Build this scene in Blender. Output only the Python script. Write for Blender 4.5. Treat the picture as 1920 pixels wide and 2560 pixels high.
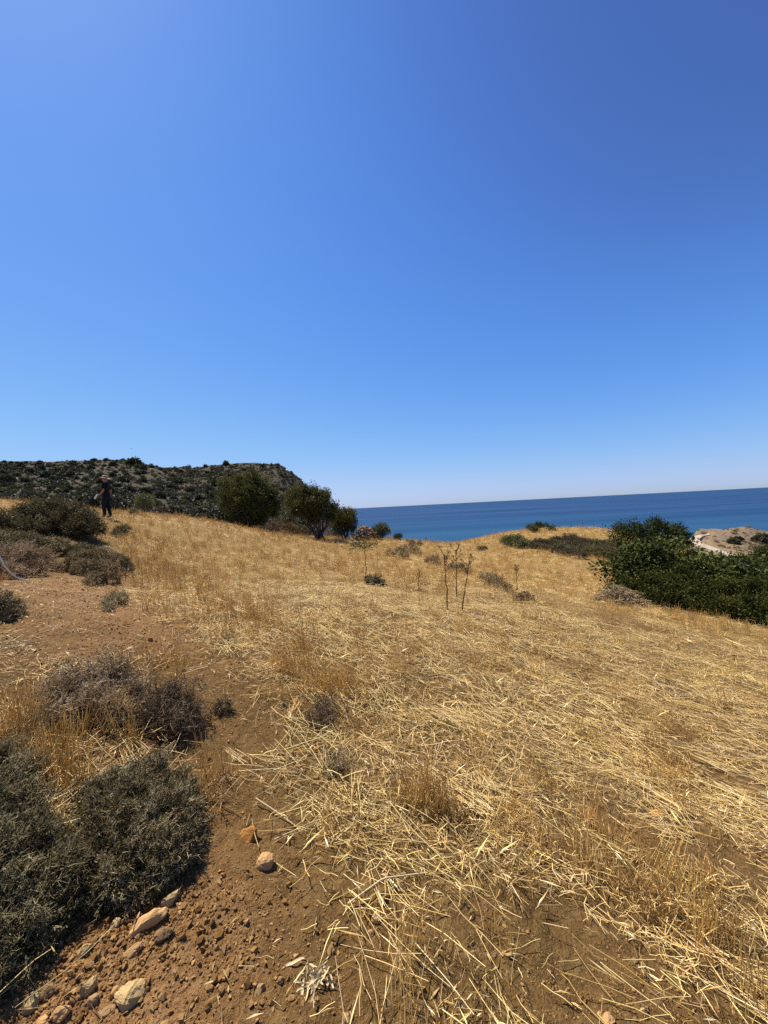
import bpy, bmesh, math, random
import numpy as np
from mathutils import Vector, Matrix, Euler

for o in list(bpy.data.objects):
    bpy.data.objects.remove(o)
SC = bpy.context.scene
COL = SC.collection
R = math.radians

# ---------------------------------------------------------------- camera, sky, sun, exposure
EYE = 1.55
ROLL = R(2.93)
PITCH_DEG = -0.78
_th, _pi = ROLL, R(PITCH_DEG)
_r = Vector((math.cos(_th), 0, -math.sin(_th)))
_u = Vector((math.sin(_th), 0, math.cos(_th)))
_f = Vector((0, 1, 0))
_fw = _f*math.cos(_pi) + _u*math.sin(_pi)
_up = _u*math.cos(_pi) - _f*math.sin(_pi)
cd = bpy.data.cameras.new('camera')
cam = bpy.data.objects.new('camera', cd); COL.objects.link(cam)
cam.matrix_world = Matrix(((_r.x, _up.x, -_fw.x, 0), (_r.y, _up.y, -_fw.y, 0), (_r.z, _up.z, -_fw.z, EYE), (0, 0, 0, 1)))
cd.sensor_fit = 'HORIZONTAL'; cd.sensor_width = 36.0; cd.lens = 18.0
cd.clip_start = 0.05; cd.clip_end = 200000
SC.camera = cam

SUN_AZ = R(-52)        # left of straight ahead
SUN_EL = R(60)
SKY_STRENGTH = 0.085
SKY_R = [(0, 0), (.087, 0.03727), (.13, 0.06056), (.20, 0.1007), (.30, 0.1599), (.49, 0.2558), (1, 0.3719)]
SKY_G = [(0, 0), (.148, 0.08697), (.21, 0.1592), (.29, 0.2185), (.45, 0.3088), (.58, 0.3554), (1, 0.4892)]
SKY_B = [(0, 0), (.28, 0.2718), (.38, 0.4464), (.46, 0.5047), (.54, 0.5319), (1, 0.6056)]
world = bpy.data.worlds.new('World'); SC.world = world; world.use_nodes = True
wn = world.node_tree.nodes; wl = world.node_tree.links
wn.clear()
sky = wn.new('ShaderNodeTexSky'); sky.sky_type = 'NISHITA'; sky.sun_disc = False
sky.sun_elevation = SUN_EL; sky.sun_rotation = SUN_AZ
sky.altitude = 50; sky.air_density = 1.0; sky.dust_density = 0.3; sky.ozone_density = 2.6
bg = wn.new('ShaderNodeBackground'); bg.inputs['Strength'].default_value = SKY_STRENGTH
wo = wn.new('ShaderNodeOutputWorld')
# the phone's colour response to the sky: one tone curve per channel, the same over the whole dome
sc1 = wn.new('ShaderNodeVectorMath'); sc1.operation = 'SCALE'; sc1.inputs['Scale'].default_value = SKY_STRENGTH
cv = wn.new('ShaderNodeRGBCurve'); cv.mapping.use_clip = False
for ch, pts in enumerate((SKY_R, SKY_G, SKY_B)):
    c = cv.mapping.curves[ch]
    c.points[0].location = pts[0]; c.points[1].location = pts[-1]
    for p in pts[1:-1]: c.points.new(*p)
cv.mapping.update()
sc2 = wn.new('ShaderNodeVectorMath'); sc2.operation = 'SCALE'; sc2.inputs['Scale'].default_value = 1/SKY_STRENGTH
wl.new(sky.outputs[0], sc1.inputs[0]); wl.new(sc1.outputs[0], cv.inputs['Color']); wl.new(cv.outputs[0], sc2.inputs[0])
wl.new(sc2.outputs[0], bg.inputs[0]); wl.new(bg.outputs[0], wo.inputs[0])

sd = bpy.data.lights.new('sun', 'SUN'); sd.energy = 5.0; sd.angle = R(0.53); sd.color = (1.0, 0.94, 0.84)
sun = bpy.data.objects.new('sun', sd); COL.objects.link(sun)
_sdir = Vector((math.sin(SUN_AZ)*math.cos(SUN_EL), math.cos(SUN_AZ)*math.cos(SUN_EL), math.sin(SUN_EL)))
sun.rotation_euler = _sdir.to_track_quat('Z', 'Y').to_euler()
sun.location = (-20, 10, 40)

SC.view_settings.view_transform = 'Standard'; SC.view_settings.look = 'None'
SC.view_settings.gamma = 1.0; SC.view_settings.use_curve_mapping = False
SC.view_settings.exposure = 0.75
SC.render.film_transparent = False
SC.render.engine = 'CYCLES'
SC.cycles.max_bounces = 5; SC.cycles.diffuse_bounces = 2; SC.cycles.glossy_bounces = 2
SC.cycles.transmission_bounces = 3; SC.cycles.transparent_max_bounces = 4
SC.cycles.use_denoising = False

# ---------------------------------------------------------------- terrain maths
F = 960.0                                   # focal length in photo pixels (1920 wide)
EYE = 1.55
TH = math.radians(2.93)
PITCH = math.radians(-0.78)
CR = np.array([math.cos(TH), 0.0, -math.sin(TH)])
_u0 = np.array([math.sin(TH), 0.0, math.cos(TH)])
_f0 = np.array([0.0, 1.0, 0.0])
CF = _f0*math.cos(PITCH) + _u0*math.sin(PITCH)
CU = _u0*math.cos(PITCH) - _f0*math.sin(PITCH)
CAM = np.array([0.0, 0.0, EYE])

def ray(px, py):
    return CF + CR*((px-960.0)/F) + CU*((1280.0-py)/F)

def at_depth(px, py, d):
    r = ray(px, py)
    return CAM + r*(d/r[1])

def gnoise(x, y, seed=0):
    x = np.asarray(x, float); y = np.asarray(y, float)
    ix = np.floor(x).astype(np.int64); iy = np.floor(y).astype(np.int64)
    fx = x-ix; fy = y-iy
    def g(a, b, dx, dy):
        h = (a*374761393 + b*668265263 + seed*974634541) & 0xffffffff
        h = ((h ^ (h >> 13))*1274126177) & 0xffffffff
        h = (h ^ (h >> 16)) & 0xffff
        t = h*(2*math.pi/65536.0)
        return np.cos(t)*dx + np.sin(t)*dy
    sx = fx*fx*fx*(fx*(fx*6-15)+10); sy = fy*fy*fy*(fy*(fy*6-15)+10)
    a = g(ix, iy, fx, fy); b = g(ix+1, iy, fx-1, fy)
    c = g(ix, iy+1, fx, fy-1); d = g(ix+1, iy+1, fx-1, fy-1)
    return (a+(b-a)*sx)*(1-sy) + (c+(d-c)*sx)*sy     # about -0.7..0.7

def fbm(x, y, seed=0, oct=4):
    s = 0; a = 1.0
    for o in range(oct):
        s = s + a*gnoise(x*2**o, y*2**o, seed+o*17); a *= 0.5
    return s

def sstep(a, b, v):
    t = np.clip((v-a)/(b-a), 0, 1); return t*t*(3-2*t)

# control points seen in the photograph: pixel column, pixel row, distance forward
PIXC = [(1119,1526,6.6),(150,1460,6.0),(200,1345,12.0),(265,1293,16.3),(10,1258,21.0),(60,1257,24.0),(200,1290,19),(265,1291,20),
        (330,1285,21.0),(400,1290,23.0),(480,1299,25.5),(560,1311,27.0),(621,1324,27.5),(710,1338,28),(797,1348,26.5),
        (912,1348,30.0),(960,1349,31),(1000,1352,33.0),(1050,1360,34),(1100,1364,35.0),(1150,1357,37),(1200,1346,40.0),(1250,1336,42),
        (1310,1330,45.0),(1380,1328,45),(1450,1327,45.0),(1530,1327,43),
        (1300,1500,8.5),(1400,1395,20.0),(1400,1346,33.0),(1650,1520,10.0),(1900,1570,8.6),(1240,1400,22),(1100,1420,18),
        (900,1420,15),(700,1400,15),(500,1380,14.5),(400,1450,8.6),(1000,1600,4.9),(1600,1900,3.1),(700,1500,6.0)]
XYZC = [(0,1.15,0),(0,0,0),(0,-4,-.1),(3,0,-.4),(-3,0,.35),(-1.9,2.1,.33),(-.9,1.2,.10),(6,-3,-.9),(-7,-3,.8),(-1.3,2.6,.2),
        (-9,6,1.15),(-16,10,1.9),(-30,12,3.2),(-30,28,2.4),(-20,32,0.4),(-12,36,-1.2),(-6,38,-2.2),(0,42,-4.2),
        (5,47,-5.2),(11,53,-5.4),(17,57,-5.8),(24,57,-6.0),(30,52,-6.5),
        (14,10,-3.2),(22,16,-4.6),(20,27,-3.6),(32,28,-6.5),(45,45,-9.5),(12,0,-2.2),(14,-10,-2.6),(-14,-10,1.6),(0,-14,-.6),
        (-60,20,4),(-60,60,-3),(-40,60,-6),(-20,62,-9),(0,68,-13),(20,80,-16),(50,85,-17),(80,60,-16),(70,20,-12),(60,-20,-9),
        (-60,-30,6),(0,-60,-3),(50,-60,-8),(-50,-70,4),
        (-110,60,-6),(-80,110,-16),(-30,120,-26),(20,130,-40),(80,120,-44),(130,80,-44),(130,0,-30),(110,-80,-20),(-120,-40,8),(0,-130,-6),(-100,-110,6)]
def _fit():
    P = [at_depth(*c) for c in PIXC] + [np.array(c, float) for c in XYZC]
    P = np.array(P); n = len(P)
    X = P[:, :2]
    d2 = ((X[:, None]-X[None])**2).sum(-1)
    K = 0.5*d2*np.log(d2+1e-9)
    K[np.diag_indices(n)] = 0.02
    A = np.zeros((n+3, n+3)); A[:n, :n] = K; A[:n, n] = 1; A[:n, n+1:] = X; A[n, :n] = 1; A[n+1:, :n] = X.T
    b = np.zeros(n+3); b[:n] = P[:, 2]
    return X, np.linalg.solve(A, b)
TX, TW = _fit()
def base_h(x, y):
    x = np.asarray(x, float); y = np.asarray(y, float)
    n = len(TX)
    z = TW[n] + TW[n+1]*x + TW[n+2]*y
    for i in range(n):
        d2 = (x-TX[i, 0])**2 + (y-TX[i, 1])**2
        z = z + TW[i]*0.5*d2*np.log(d2+1e-9)
    return z
def ground_h(x, y):
    x = np.asarray(x, float); y = np.asarray(y, float)
    r = np.hypot(x, y)
    z = base_h(x, y)
    z = z + 0.05*fbm(x*.45, y*.45, 3, 3)*sstep(.5, 6, r)
    z = z + 0.030*fbm(x*2.1, y*2.1, 5, 2)
    z = z + 0.016*fbm(x*8, y*8, 9, 2)*(1-sstep(8, 20, r))
    z = z + 0.007*gnoise(x*30, y*30, 11)*(1-sstep(4, 8, r))
    z = z + 0.5*fbm(x*.06, y*.06, 23, 3)*sstep(48, 80, r)
    return z
def at(px, py, dmin=.6, dmax=90.0):
    """where the line of sight through a photo pixel meets the ground"""
    r = ray(px, py); r = r/r[1]
    d = np.geomspace(dmin, dmax, 1500)
    p = CAM[None] + r[None]*d[:, None]
    g = p[:, 2]-ground_h(p[:, 0], p[:, 1])
    k = np.where(g < 0)[0]
    if len(k) == 0: return None
    i = max(int(k[0]), 1)
    a, b = d[i-1], d[i]; ga, gb = g[i-1], g[i]
    t = a + (b-a)*ga/(ga-gb+1e-12)
    q = CAM + r*t
    q[2] = float(ground_h(q[0], q[1]))
    return q
# ---------------------------------------------------------------- mesh helpers
def tag(o, label=None, cat=None, group=None, kind=None):
    if label: o['label'] = label
    if cat: o['category'] = cat
    if group: o['group'] = group
    if kind: o['kind'] = kind
    return o

class MB:
    """collects vertices and polygons (as numpy arrays) and builds ONE mesh"""
    def __init__(s): s.v = []; s.f = []; s.rn = []; s.n = 0
    def add(s, V, Fc, rnd):
        V = np.asarray(V, float).reshape(-1, 3)
        s.v.append(V); s.f.append((np.asarray(Fc, np.int64)+s.n)); s.rn.append(np.broadcast_to(np.asarray(rnd, float), (len(V),)).copy()); s.n += len(V)
    def tubes(s, P, r, rnd, sides=3):
        """P: N,K,3 centre lines; r: N,K radii"""
        P = np.asarray(P, float); N, K, _ = P.shape
        r = np.broadcast_to(np.asarray(r, float), (N, K))
        T = np.gradient(P, axis=1); T /= (np.linalg.norm(T, axis=2, keepdims=True)+1e-9)
        ref = np.where(np.abs(T[:, :1, 2:3]) < .8, np.array([0, 0, 1.0]), np.array([1.0, 0, 0]))
        A = np.cross(T, np.broadcast_to(ref, T.shape)); A /= (np.linalg.norm(A, axis=2, keepdims=True)+1e-9)
        B = np.cross(T, A)
        an = np.arange(sides)*2*math.pi/sides
        V = P[:, :, None] + r[:, :, None, None]*(np.cos(an)[None, None, :, None]*A[:, :, None]+np.sin(an)[None, None, :, None]*B[:, :, None])
        idx = np.arange(N*K*sides).reshape(N, K, sides)
        a = idx[:, :-1]; b = np.roll(a, -1, 2); c = np.roll(idx[:, 1:], -1, 2); d = idx[:, 1:]
        s.add(V.reshape(-1, 3), np.stack([a, b, c, d], -1).reshape(-1, 4), np.repeat(np.broadcast_to(rnd, (N,)), K*sides))
    def leaves(s, C, D, Nn, L, W, rnd, fold=.15):
        """C centre base, D direction, Nn normal; one folded quad each"""
        N = len(C)
        D = D/(np.linalg.norm(D, axis=1, keepdims=True)+1e-9)
        S = np.cross(D, Nn); S /= (np.linalg.norm(S, axis=1, keepdims=True)+1e-9)
        U = np.cross(S, D)
        L = np.broadcast_to(np.asarray(L, float), (N,))[:, None]; W = np.broadcast_to(np.asarray(W, float), (N,))[:, None]
        m = C + D*L*.5
        V = np.stack([C, m+S*W*.5+U*W*fold, C+D*L-U*L*.08, m-S*W*.5+U*W*fold], 1)
        idx = np.arange(N*4).reshape(N, 4)
        s.add(V.reshape(-1, 3), idx, np.repeat(np.broadcast_to(rnd, (N,)), 4))
    def shape_leaves(s, outline, C, D, Nn, L, rnd, cup=.12):
        """an outline (M,2: along, across) stamped N times; one polygon each"""
        N = len(C); outline = np.asarray(outline, float); M = len(outline)
        D = D/(np.linalg.norm(D, axis=1, keepdims=True)+1e-9)
        S = np.cross(D, Nn); S /= (np.linalg.norm(S, axis=1, keepdims=True)+1e-9)
        U = np.cross(S, D)
        L = np.broadcast_to(np.asarray(L, float), (N,))[:, None, None]
        V = C[:, None] + L*(outline[None, :, :1]*D[:, None] + outline[None, :, 1:]*S[:, None] + (cup*np.abs(outline[None, :, 1:])-.1*outline[None, :, :1]**2)*U[:, None])
        s.add(V.reshape(-1, 3), np.arange(N*M).reshape(N, M), np.repeat(np.broadcast_to(rnd, (N,)), M))
    def mesh(s, name, mat, smooth=False):
        V = np.concatenate(s.v); rn = np.concatenate(s.rn)
        me = bpy.data.meshes.new(name)
        me.vertices.add(len(V)); me.vertices.foreach_set('co', V.astype(np.float32).ravel())
        nl = sum(f.size for f in s.f); nf = sum(len(f) for f in s.f)
        loops = np.concatenate([f.ravel() for f in s.f]).astype(np.int32)
        tot = np.concatenate([np.full(len(f), f.shape[1]) for f in s.f]).astype(np.int32)
        st = np.concatenate([[0], np.cumsum(tot)[:-1]]).astype(np.int32)
        me.loops.add(nl); me.loops.foreach_set('vertex_index', loops)
        me.polygons.add(nf); me.polygons.foreach_set('loop_start', st)
        try: me.polygons.foreach_set('loop_total', tot)
        except Exception: pass
        if smooth: me.polygons.foreach_set('use_smooth', np.ones(nf, bool))
        at_ = me.attributes.new('rnd', 'FLOAT', 'POINT'); at_.data.foreach_set('value', rn.astype(np.float32))
        me.update(calc_edges=True); me.validate()
        if mat: me.materials.append(mat)
        return me
    def build(s, name, mat, parent=None, smooth=False):
        return link(name, s.mesh(name, mat, smooth), parent)

def link(name, me, parent=None, loc=None):
    o = bpy.data.objects.new(name, me); COL.objects.link(o)
    if parent: o.parent = parent
    if loc is not None: o.location = loc
    return o

def empty(name, loc, label, cat, group=None):
    o = bpy.data.objects.new(name, None); COL.objects.link(o)
    o.location = Vector([float(c) for c in loc]); o.empty_display_size = .2
    tag(o, label, cat, group)
    return o

def unit(v): return v/(np.linalg.norm(v, axis=-1, keepdims=True)+1e-9)
def rdir(rng, n): return unit(rng.normal(size=(n, 3)))

# ---------------------------------------------------------------- materials
def new_mat(name):
    m = bpy.data.materials.new(name); m.use_nodes = True
    nt = m.node_tree; nt.nodes.clear()
    out = nt.nodes.new('ShaderNodeOutputMaterial')
    b = nt.nodes.new('ShaderNodeBsdfPrincipled')
    nt.links.new(b.outputs[0], out.inputs[0])
    return m, nt, b, out
def ramp(nt, cols, src, interp='LINEAR'):
    r = nt.nodes.new('ShaderNodeValToRGB'); r.color_ramp.interpolation = interp
    e = r.color_ramp.elements
    n = len(cols)
    for i, c in enumerate(cols):
        p, c = (c if isinstance(c[1], (tuple, list)) else (i/max(n-1, 1), c))
        x = e[i] if i < 2 else e.new(p)
        x.position = p; x.color = (*c, 1)
    nt.links.new(src, r.inputs[0])
    return r
def noise(nt, scale, detail=4, rough=.55, vec=None, dim='3D'):
    n = nt.nodes.new('ShaderNodeTexNoise'); n.inputs['Scale'].default_value = scale; n.inputs['Detail'].default_value = detail
    n.inputs['Roughness'].default_value = rough
    if vec: nt.links.new(vec, n.inputs['Vector'])
    return n
def mix(nt, a, b, fac, mode='MIX'):
    m = nt.nodes.new('ShaderNodeMix'); m.data_type = 'RGBA'; m.blend_type = mode
    for sock, val in ((m.inputs[0], fac), (m.inputs[6], a), (m.inputs[7], b)):
        if hasattr(val, 'is_output') or isinstance(val, bpy.types.NodeSocket): nt.links.new(val, sock)
        elif isinstance(val, (tuple, list)): sock.default_value = (*val, 1) if len(val) == 3 else val
        else: sock.default_value = val
    return m.outputs[2]
def math_n(nt, op, a, b=None, c=None):
    m = nt.nodes.new('ShaderNodeMath'); m.operation = op
    for i, v in enumerate((a, b, c)):
        if v is None: continue
        if isinstance(v, bpy.types.NodeSocket): nt.links.new(v, m.inputs[i])
        else: m.inputs[i].default_value = v
    return m.outputs[0]
def attr(nt, name):
    a = nt.nodes.new('ShaderNodeAttribute'); a.attribute_name = name; return a
def bump(nt, b, height, strength=.5, dist=.02):
    n = nt.nodes.new('ShaderNodeBump'); n.inputs['Strength'].default_value = strength; n.inputs['Distance'].default_value = dist
    nt.links.new(height, n.inputs['Height']); nt.links.new(n.outputs[0], b.inputs['Normal'])

def veg_mat(name, cols, transl=.25, rough=.6, spec=.3, vary=.35, hue=.02):
    m, nt, b, out = new_mat(name)
    a = attr(nt, 'rnd'); oi = nt.nodes.new('ShaderNodeObjectInfo')
    r = ramp(nt, cols, a.outputs['Fac'])
    hs = nt.nodes.new('ShaderNodeHueSaturation')
    nt.links.new(r.outputs[0], hs.inputs['Color'])
    nt.links.new(math_n(nt, 'MULTIPLY_ADD', oi.outputs['Random'], vary, 1-vary/2), hs.inputs['Value'])
    fr = math_n(nt, 'FRACT', math_n(nt, 'MULTIPLY', oi.outputs['Random'], 7.31))
    nt.links.new(math_n(nt, 'MULTIPLY_ADD', fr, hue*2, .5-hue), hs.inputs['Hue'])
    nt.links.new(hs.outputs[0], b.inputs['Base Color'])
    b.inputs['Roughness'].default_value = rough; b.inputs['Specular IOR Level'].default_value = spec
    if transl > 0:
        t = nt.nodes.new('ShaderNodeBsdfTranslucent'); nt.links.new(hs.outputs[0], t.inputs[0])
        ms = nt.nodes.new('ShaderNodeMixShader'); ms.inputs[0].default_value = transl
        nt.links.new(b.outputs[0], ms.inputs[1]); nt.links.new(t.outputs[0], ms.inputs[2]); nt.links.new(ms.outputs[0], out.inputs[0])
    return m

def rock_mat(name, cols, sc=9.0, hue=.0):
    m, nt, b, out = new_mat(name)
    tc = nt.nodes.new('ShaderNodeTexCoord'); oi = nt.nodes.new('ShaderNodeObjectInfo')
    mp = nt.nodes.new('ShaderNodeVectorMath'); mp.operation = 'ADD'
    nt.links.new(tc.outputs['Object'], mp.inputs[0])
    cx = nt.nodes.new('ShaderNodeCombineXYZ'); nt.links.new(math_n(nt, 'MULTIPLY', oi.outputs['Random'], 37.0), cx.inputs[0]); nt.links.new(cx.outputs[0], mp.inputs[1])
    n = noise(nt, sc, 6, .65, mp.outputs[0]); n2 = noise(nt, sc*6, 5, .7, mp.outputs[0])
    r = ramp(nt, cols, math_n(nt, 'MULTIPLY_ADD', n.outputs[0], 1.5, -.25))
    c = mix(nt, r.outputs[0], (.5, .5, .5), math_n(nt, 'MULTIPLY', n2.outputs[0], .9), 'OVERLAY')
    hs = nt.nodes.new('ShaderNodeHueSaturation'); nt.links.new(c, hs.inputs['Color'])
    nt.links.new(math_n(nt, 'MULTIPLY_ADD', oi.outputs['Random'], .5, .75), hs.inputs['Value'])
    nt.links.new(hs.outputs[0], b.inputs['Base Color'])
    b.inputs['Roughness'].default_value = .9; b.inputs['Specular IOR Level'].default_value = .2
    bump(nt, b, n2.outputs[0], .6, .01)
    return m

M = {}
STRAW = [(.46, .265, .08), (.66, .42, .13), (.80, .57, .205), (.86, .66, .29), (.74, .50, .16), (.82, .67, .38)]
M['straw'] = veg_mat('fallen_straw', STRAW, .12, .45, .4, .35, .010)
M['stub'] = veg_mat('standing_straw', [(.48, .265, .070), (.68, .42, .125), (.82, .575, .21), (.60, .35, .095), (.86, .66, .29)], .32, .5, .35, .4, .008)
M['chaff'] = veg_mat('chaff', [(0.226, 0.131, 0.0467), (0.505, 0.339, 0.128), (0.539, 0.418, 0.23), (0.348, 0.209, 0.0765), (0.661, 0.505, 0.238)], .1, .6, .3, .4, .012)
M['dryleaf'] = veg_mat('dried_leaf', [(0.479, 0.374, 0.204), (0.626, 0.531, 0.323), (0.539, 0.418, 0.187), (0.418, 0.322, 0.196)], .2, .55, .35, .2)
M['twig_grey'] = veg_mat('grey_twig', [(0.104, 0.0675, 0.0297), (0.209, 0.144, 0.0693), (0.399, 0.297, 0.155), (0.522, 0.414, 0.231)], 0, .7, .2, .15)
M['twig_dark'] = veg_mat('dark_twig', [(0.0485, 0.0306, 0.0131), (0.0969, 0.0635, 0.0285), (0.194, 0.138, 0.0683), (0.291, 0.214, 0.113)], 0, .7, .2, .15)
M['cush_green'] = veg_mat('cushion_leaf', [(0.0372, 0.0349, 0.00701), (0.0809, 0.073, 0.017), (0.13, 0.114, 0.0326), (0.174, 0.152, 0.0501)], .2, .6, .25, .2)
M['cush_grey'] = veg_mat('cushion_twig_leaf', [(0.0892, 0.0618, 0.0247), (0.161, 0.114, 0.0471), (0.258, 0.191, 0.0854), (0.339, 0.252, 0.118)], .12, .65, .2, .25)
M['olive'] = veg_mat('olive_leaf', [(0.0406, 0.0435, 0.00867), (0.0737, 0.0758, 0.0162), (0.126, 0.123, 0.0379), (0.0551, 0.059, 0.0119)], .3, .5, .3, .12)
M['carob'] = veg_mat('glossy_broad_leaf', [(0.0109, 0.0163, 0.0024), (0.0265, 0.037, 0.0048), (0.0585, 0.0725, 0.0112), (0.129, 0.13, 0.032)], .28, .6, .12, .12)  # palest tone raised: highlights of lit leaves put into the ramp
M['mastic'] = veg_mat('fine_green_leaf', [(0.0104, 0.0148, 0.0024), (0.0272, 0.0355, 0.0048), (0.06, 0.0696, 0.0112), (0.088, 0.0962, 0.02)], .28, .6, .12, .12)
M['dark_green'] = veg_mat('dark_cushion_leaf', [(0.0265, 0.0255, 0.00818), (0.0514, 0.0467, 0.015), (0.0909, 0.0766, 0.0286), (0.159, 0.131, 0.0682)], .15, .6, .25, .15)
M['scrub'] = veg_mat('scrub_leaf', [(0.0365, 0.0377, 0.0173), (0.0608, 0.0608, 0.0293), (0.0945, 0.0851, 0.0479), (0.0486, 0.0486, 0.0239)], .15, .6, .2, .6, .03)
M['bark'] = veg_mat('bark', [(.045, .034, .024), (.075, .06, .045), (.11, .09, .07)], 0, .85, .15, .1)
M['stalk'] = veg_mat('dead_stalk', [(0.03, 0.0154, 0.008), (0.051, 0.0275, 0.015), (0.072, 0.0413, 0.0225)], 0, .7, .25, .2)
M['white_wood'] = veg_mat('bleached_stem', [(.62, .58, .50), (.74, .70, .62)], 0, .55, .3, .1)
M['rock_orange'] = rock_mat('ochre_rock', [(0.252, 0.1, 0.0216), (0.441, 0.2, 0.0468), (0.504, 0.28, 0.0864)], 14)
M['rock_grey'] = rock_mat('pale_rock', [(0.263, 0.165, 0.0684), (0.42, 0.285, 0.122), (0.525, 0.38, 0.173)], 10)
M['rock_brown'] = rock_mat('brown_rock', [(0.158, 0.085, 0.036), (0.273, 0.16, 0.0684), (0.347, 0.22, 0.108)], 12)
M['rock_pink'] = rock_mat('pinkish_rock', [(0.284, 0.145, 0.054), (0.43, 0.245, 0.0972), (0.504, 0.33, 0.144)], 10)
M['pebble'] = rock_mat('pebble', [(0.21, 0.105, 0.0302), (0.357, 0.19, 0.0648), (0.462, 0.29, 0.119)], 25)
M['clod'] = rock_mat('soil_clod', [(0.158, 0.078, 0.0216), (0.242, 0.12, 0.0331), (0.304, 0.16, 0.049)], 30)
M['rubble'] = rock_mat('rubble_stone', [(0.109, 0.0566, 0.0245), (0.199, 0.11, 0.049), (0.3, 0.18, 0.0856)], 5)
def plain(name, c, rough=.7, spec=.3):
    m, nt, b, out = new_mat(name)
    n = noise(nt, 40, 4)
    col = mix(nt, tuple(x*.8 for x in c), tuple(min(1, x*1.15) for x in c), n.outputs[0])
    nt.links.new(col, b.inputs['Base Color'])
    b.inputs['Roughness'].default_value = rough; b.inputs['Specular IOR Level'].default_value = spec
    return m
M['skin'] = plain('skin', (.36, .17, .10), .55)
M['shirt'] = plain('black_cotton', (.006, .006, .006), .85)
M['trouser'] = plain('dark_cloth', (.007, .007, .008), .85)
M['hat'] = plain('straw_hat', (.34, .24, .13), .8)
M['white'] = plain('white_plastic', (.75, .75, .76), .4)
M['hair'] = plain('dark_hair', (.02, .014, .01), .6)
M['boot'] = plain('brown_leather', (.06, .035, .02), .6)
M['iron'] = plain('rusty_iron', (.06, .045, .04), .7)
# ---------------------------------------------------------------- bare soil outline (photo pixels -> ground)
SOIL_PX = [(0, 2540), (0, 2100), (180, 2120), (330, 2080), (430, 2000), (455, 1900), (440, 1780), (330, 1650), (120, 1640), (0, 1660),
           (0, 1350), (120, 1345), (230, 1350), (262, 1400), (300, 1450), (300, 1500), (380, 1570), (470, 1610), (590, 1680), (630, 1760), (670, 1850),
           (620, 1950), (690, 2060), (620, 2200), (760, 2300), (850, 2420), (900, 2545)]
SOIL = [at(*p)[:2] for p in SOIL_PX]
SOIL = np.array([(-2.2, .3)] + [tuple(p) for p in SOIL] + [(.1, .2), (.1, -2), (-3, -2)])
def poly_sd(x, y, poly):
    """signed distance, negative inside"""
    x = np.asarray(x, float); y = np.asarray(y, float)
    best = np.full(x.shape, 1e9); ins = np.zeros(x.shape, bool)
    n = len(poly)
    for i in range(n):
        ax, ay = poly[i]; bx, by = poly[(i+1) % n]
        ex, ey = bx-ax, by-ay; l2 = ex*ex+ey*ey+1e-9
        t = np.clip(((x-ax)*ex+(y-ay)*ey)/l2, 0, 1)
        best = np.minimum(best, np.hypot(x-ax-t*ex, y-ay-t*ey))
        c = ((ay > y) != (by > y)) & (x < (bx-ax)*(y-ay)/(by-ay+1e-12)+ax)
        ins ^= c
    return np.where(ins, -best, best)
THIN = [(*at(1650, 2440)[:2], .30, .85), (*at(1830, 2190)[:2], .34, .8), (*at(1180, 2330)[:2], .26, .7), (*at(1000, 2500)[:2], .22, .6),
        (*at(1420, 2420)[:2], .22, .5), (*at(1800, 1650)[:2], .5, .5), (*at(1500, 2480)[:2], .2, .6), (*at(1300, 2200)[:2], .2, .45)]
def straw_dens(x, y):
    d = poly_sd(x, y, SOIL)
    r = np.hypot(x, y)
    soft = .06 + .035*r
    v = sstep(-.3*soft, 1.6*soft, d + .25*soft*fbm(x*2.2, y*2.2, 41, 3))
    n = fbm(x*1.3, y*1.3, 51, 3)
    v = v*(1 - .75*sstep(.12, .6, n)*(1-sstep(6, 14, r)))
    u = (x*.68-y*.73); w = (x*.73+y*.68)
    v = v*(1-.62*sstep(.05, .5, fbm(u*.3, w*1.5, 57, 3))*(1-sstep(10, 22, r)))
    for cx, cy, s, k in THIN:
        v = v*(1-k*np.exp(-((x-cx)**2+(y-cy)**2)/(s*s)))
    v = v*(1-sstep(46, 60, r))
    return v

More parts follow.
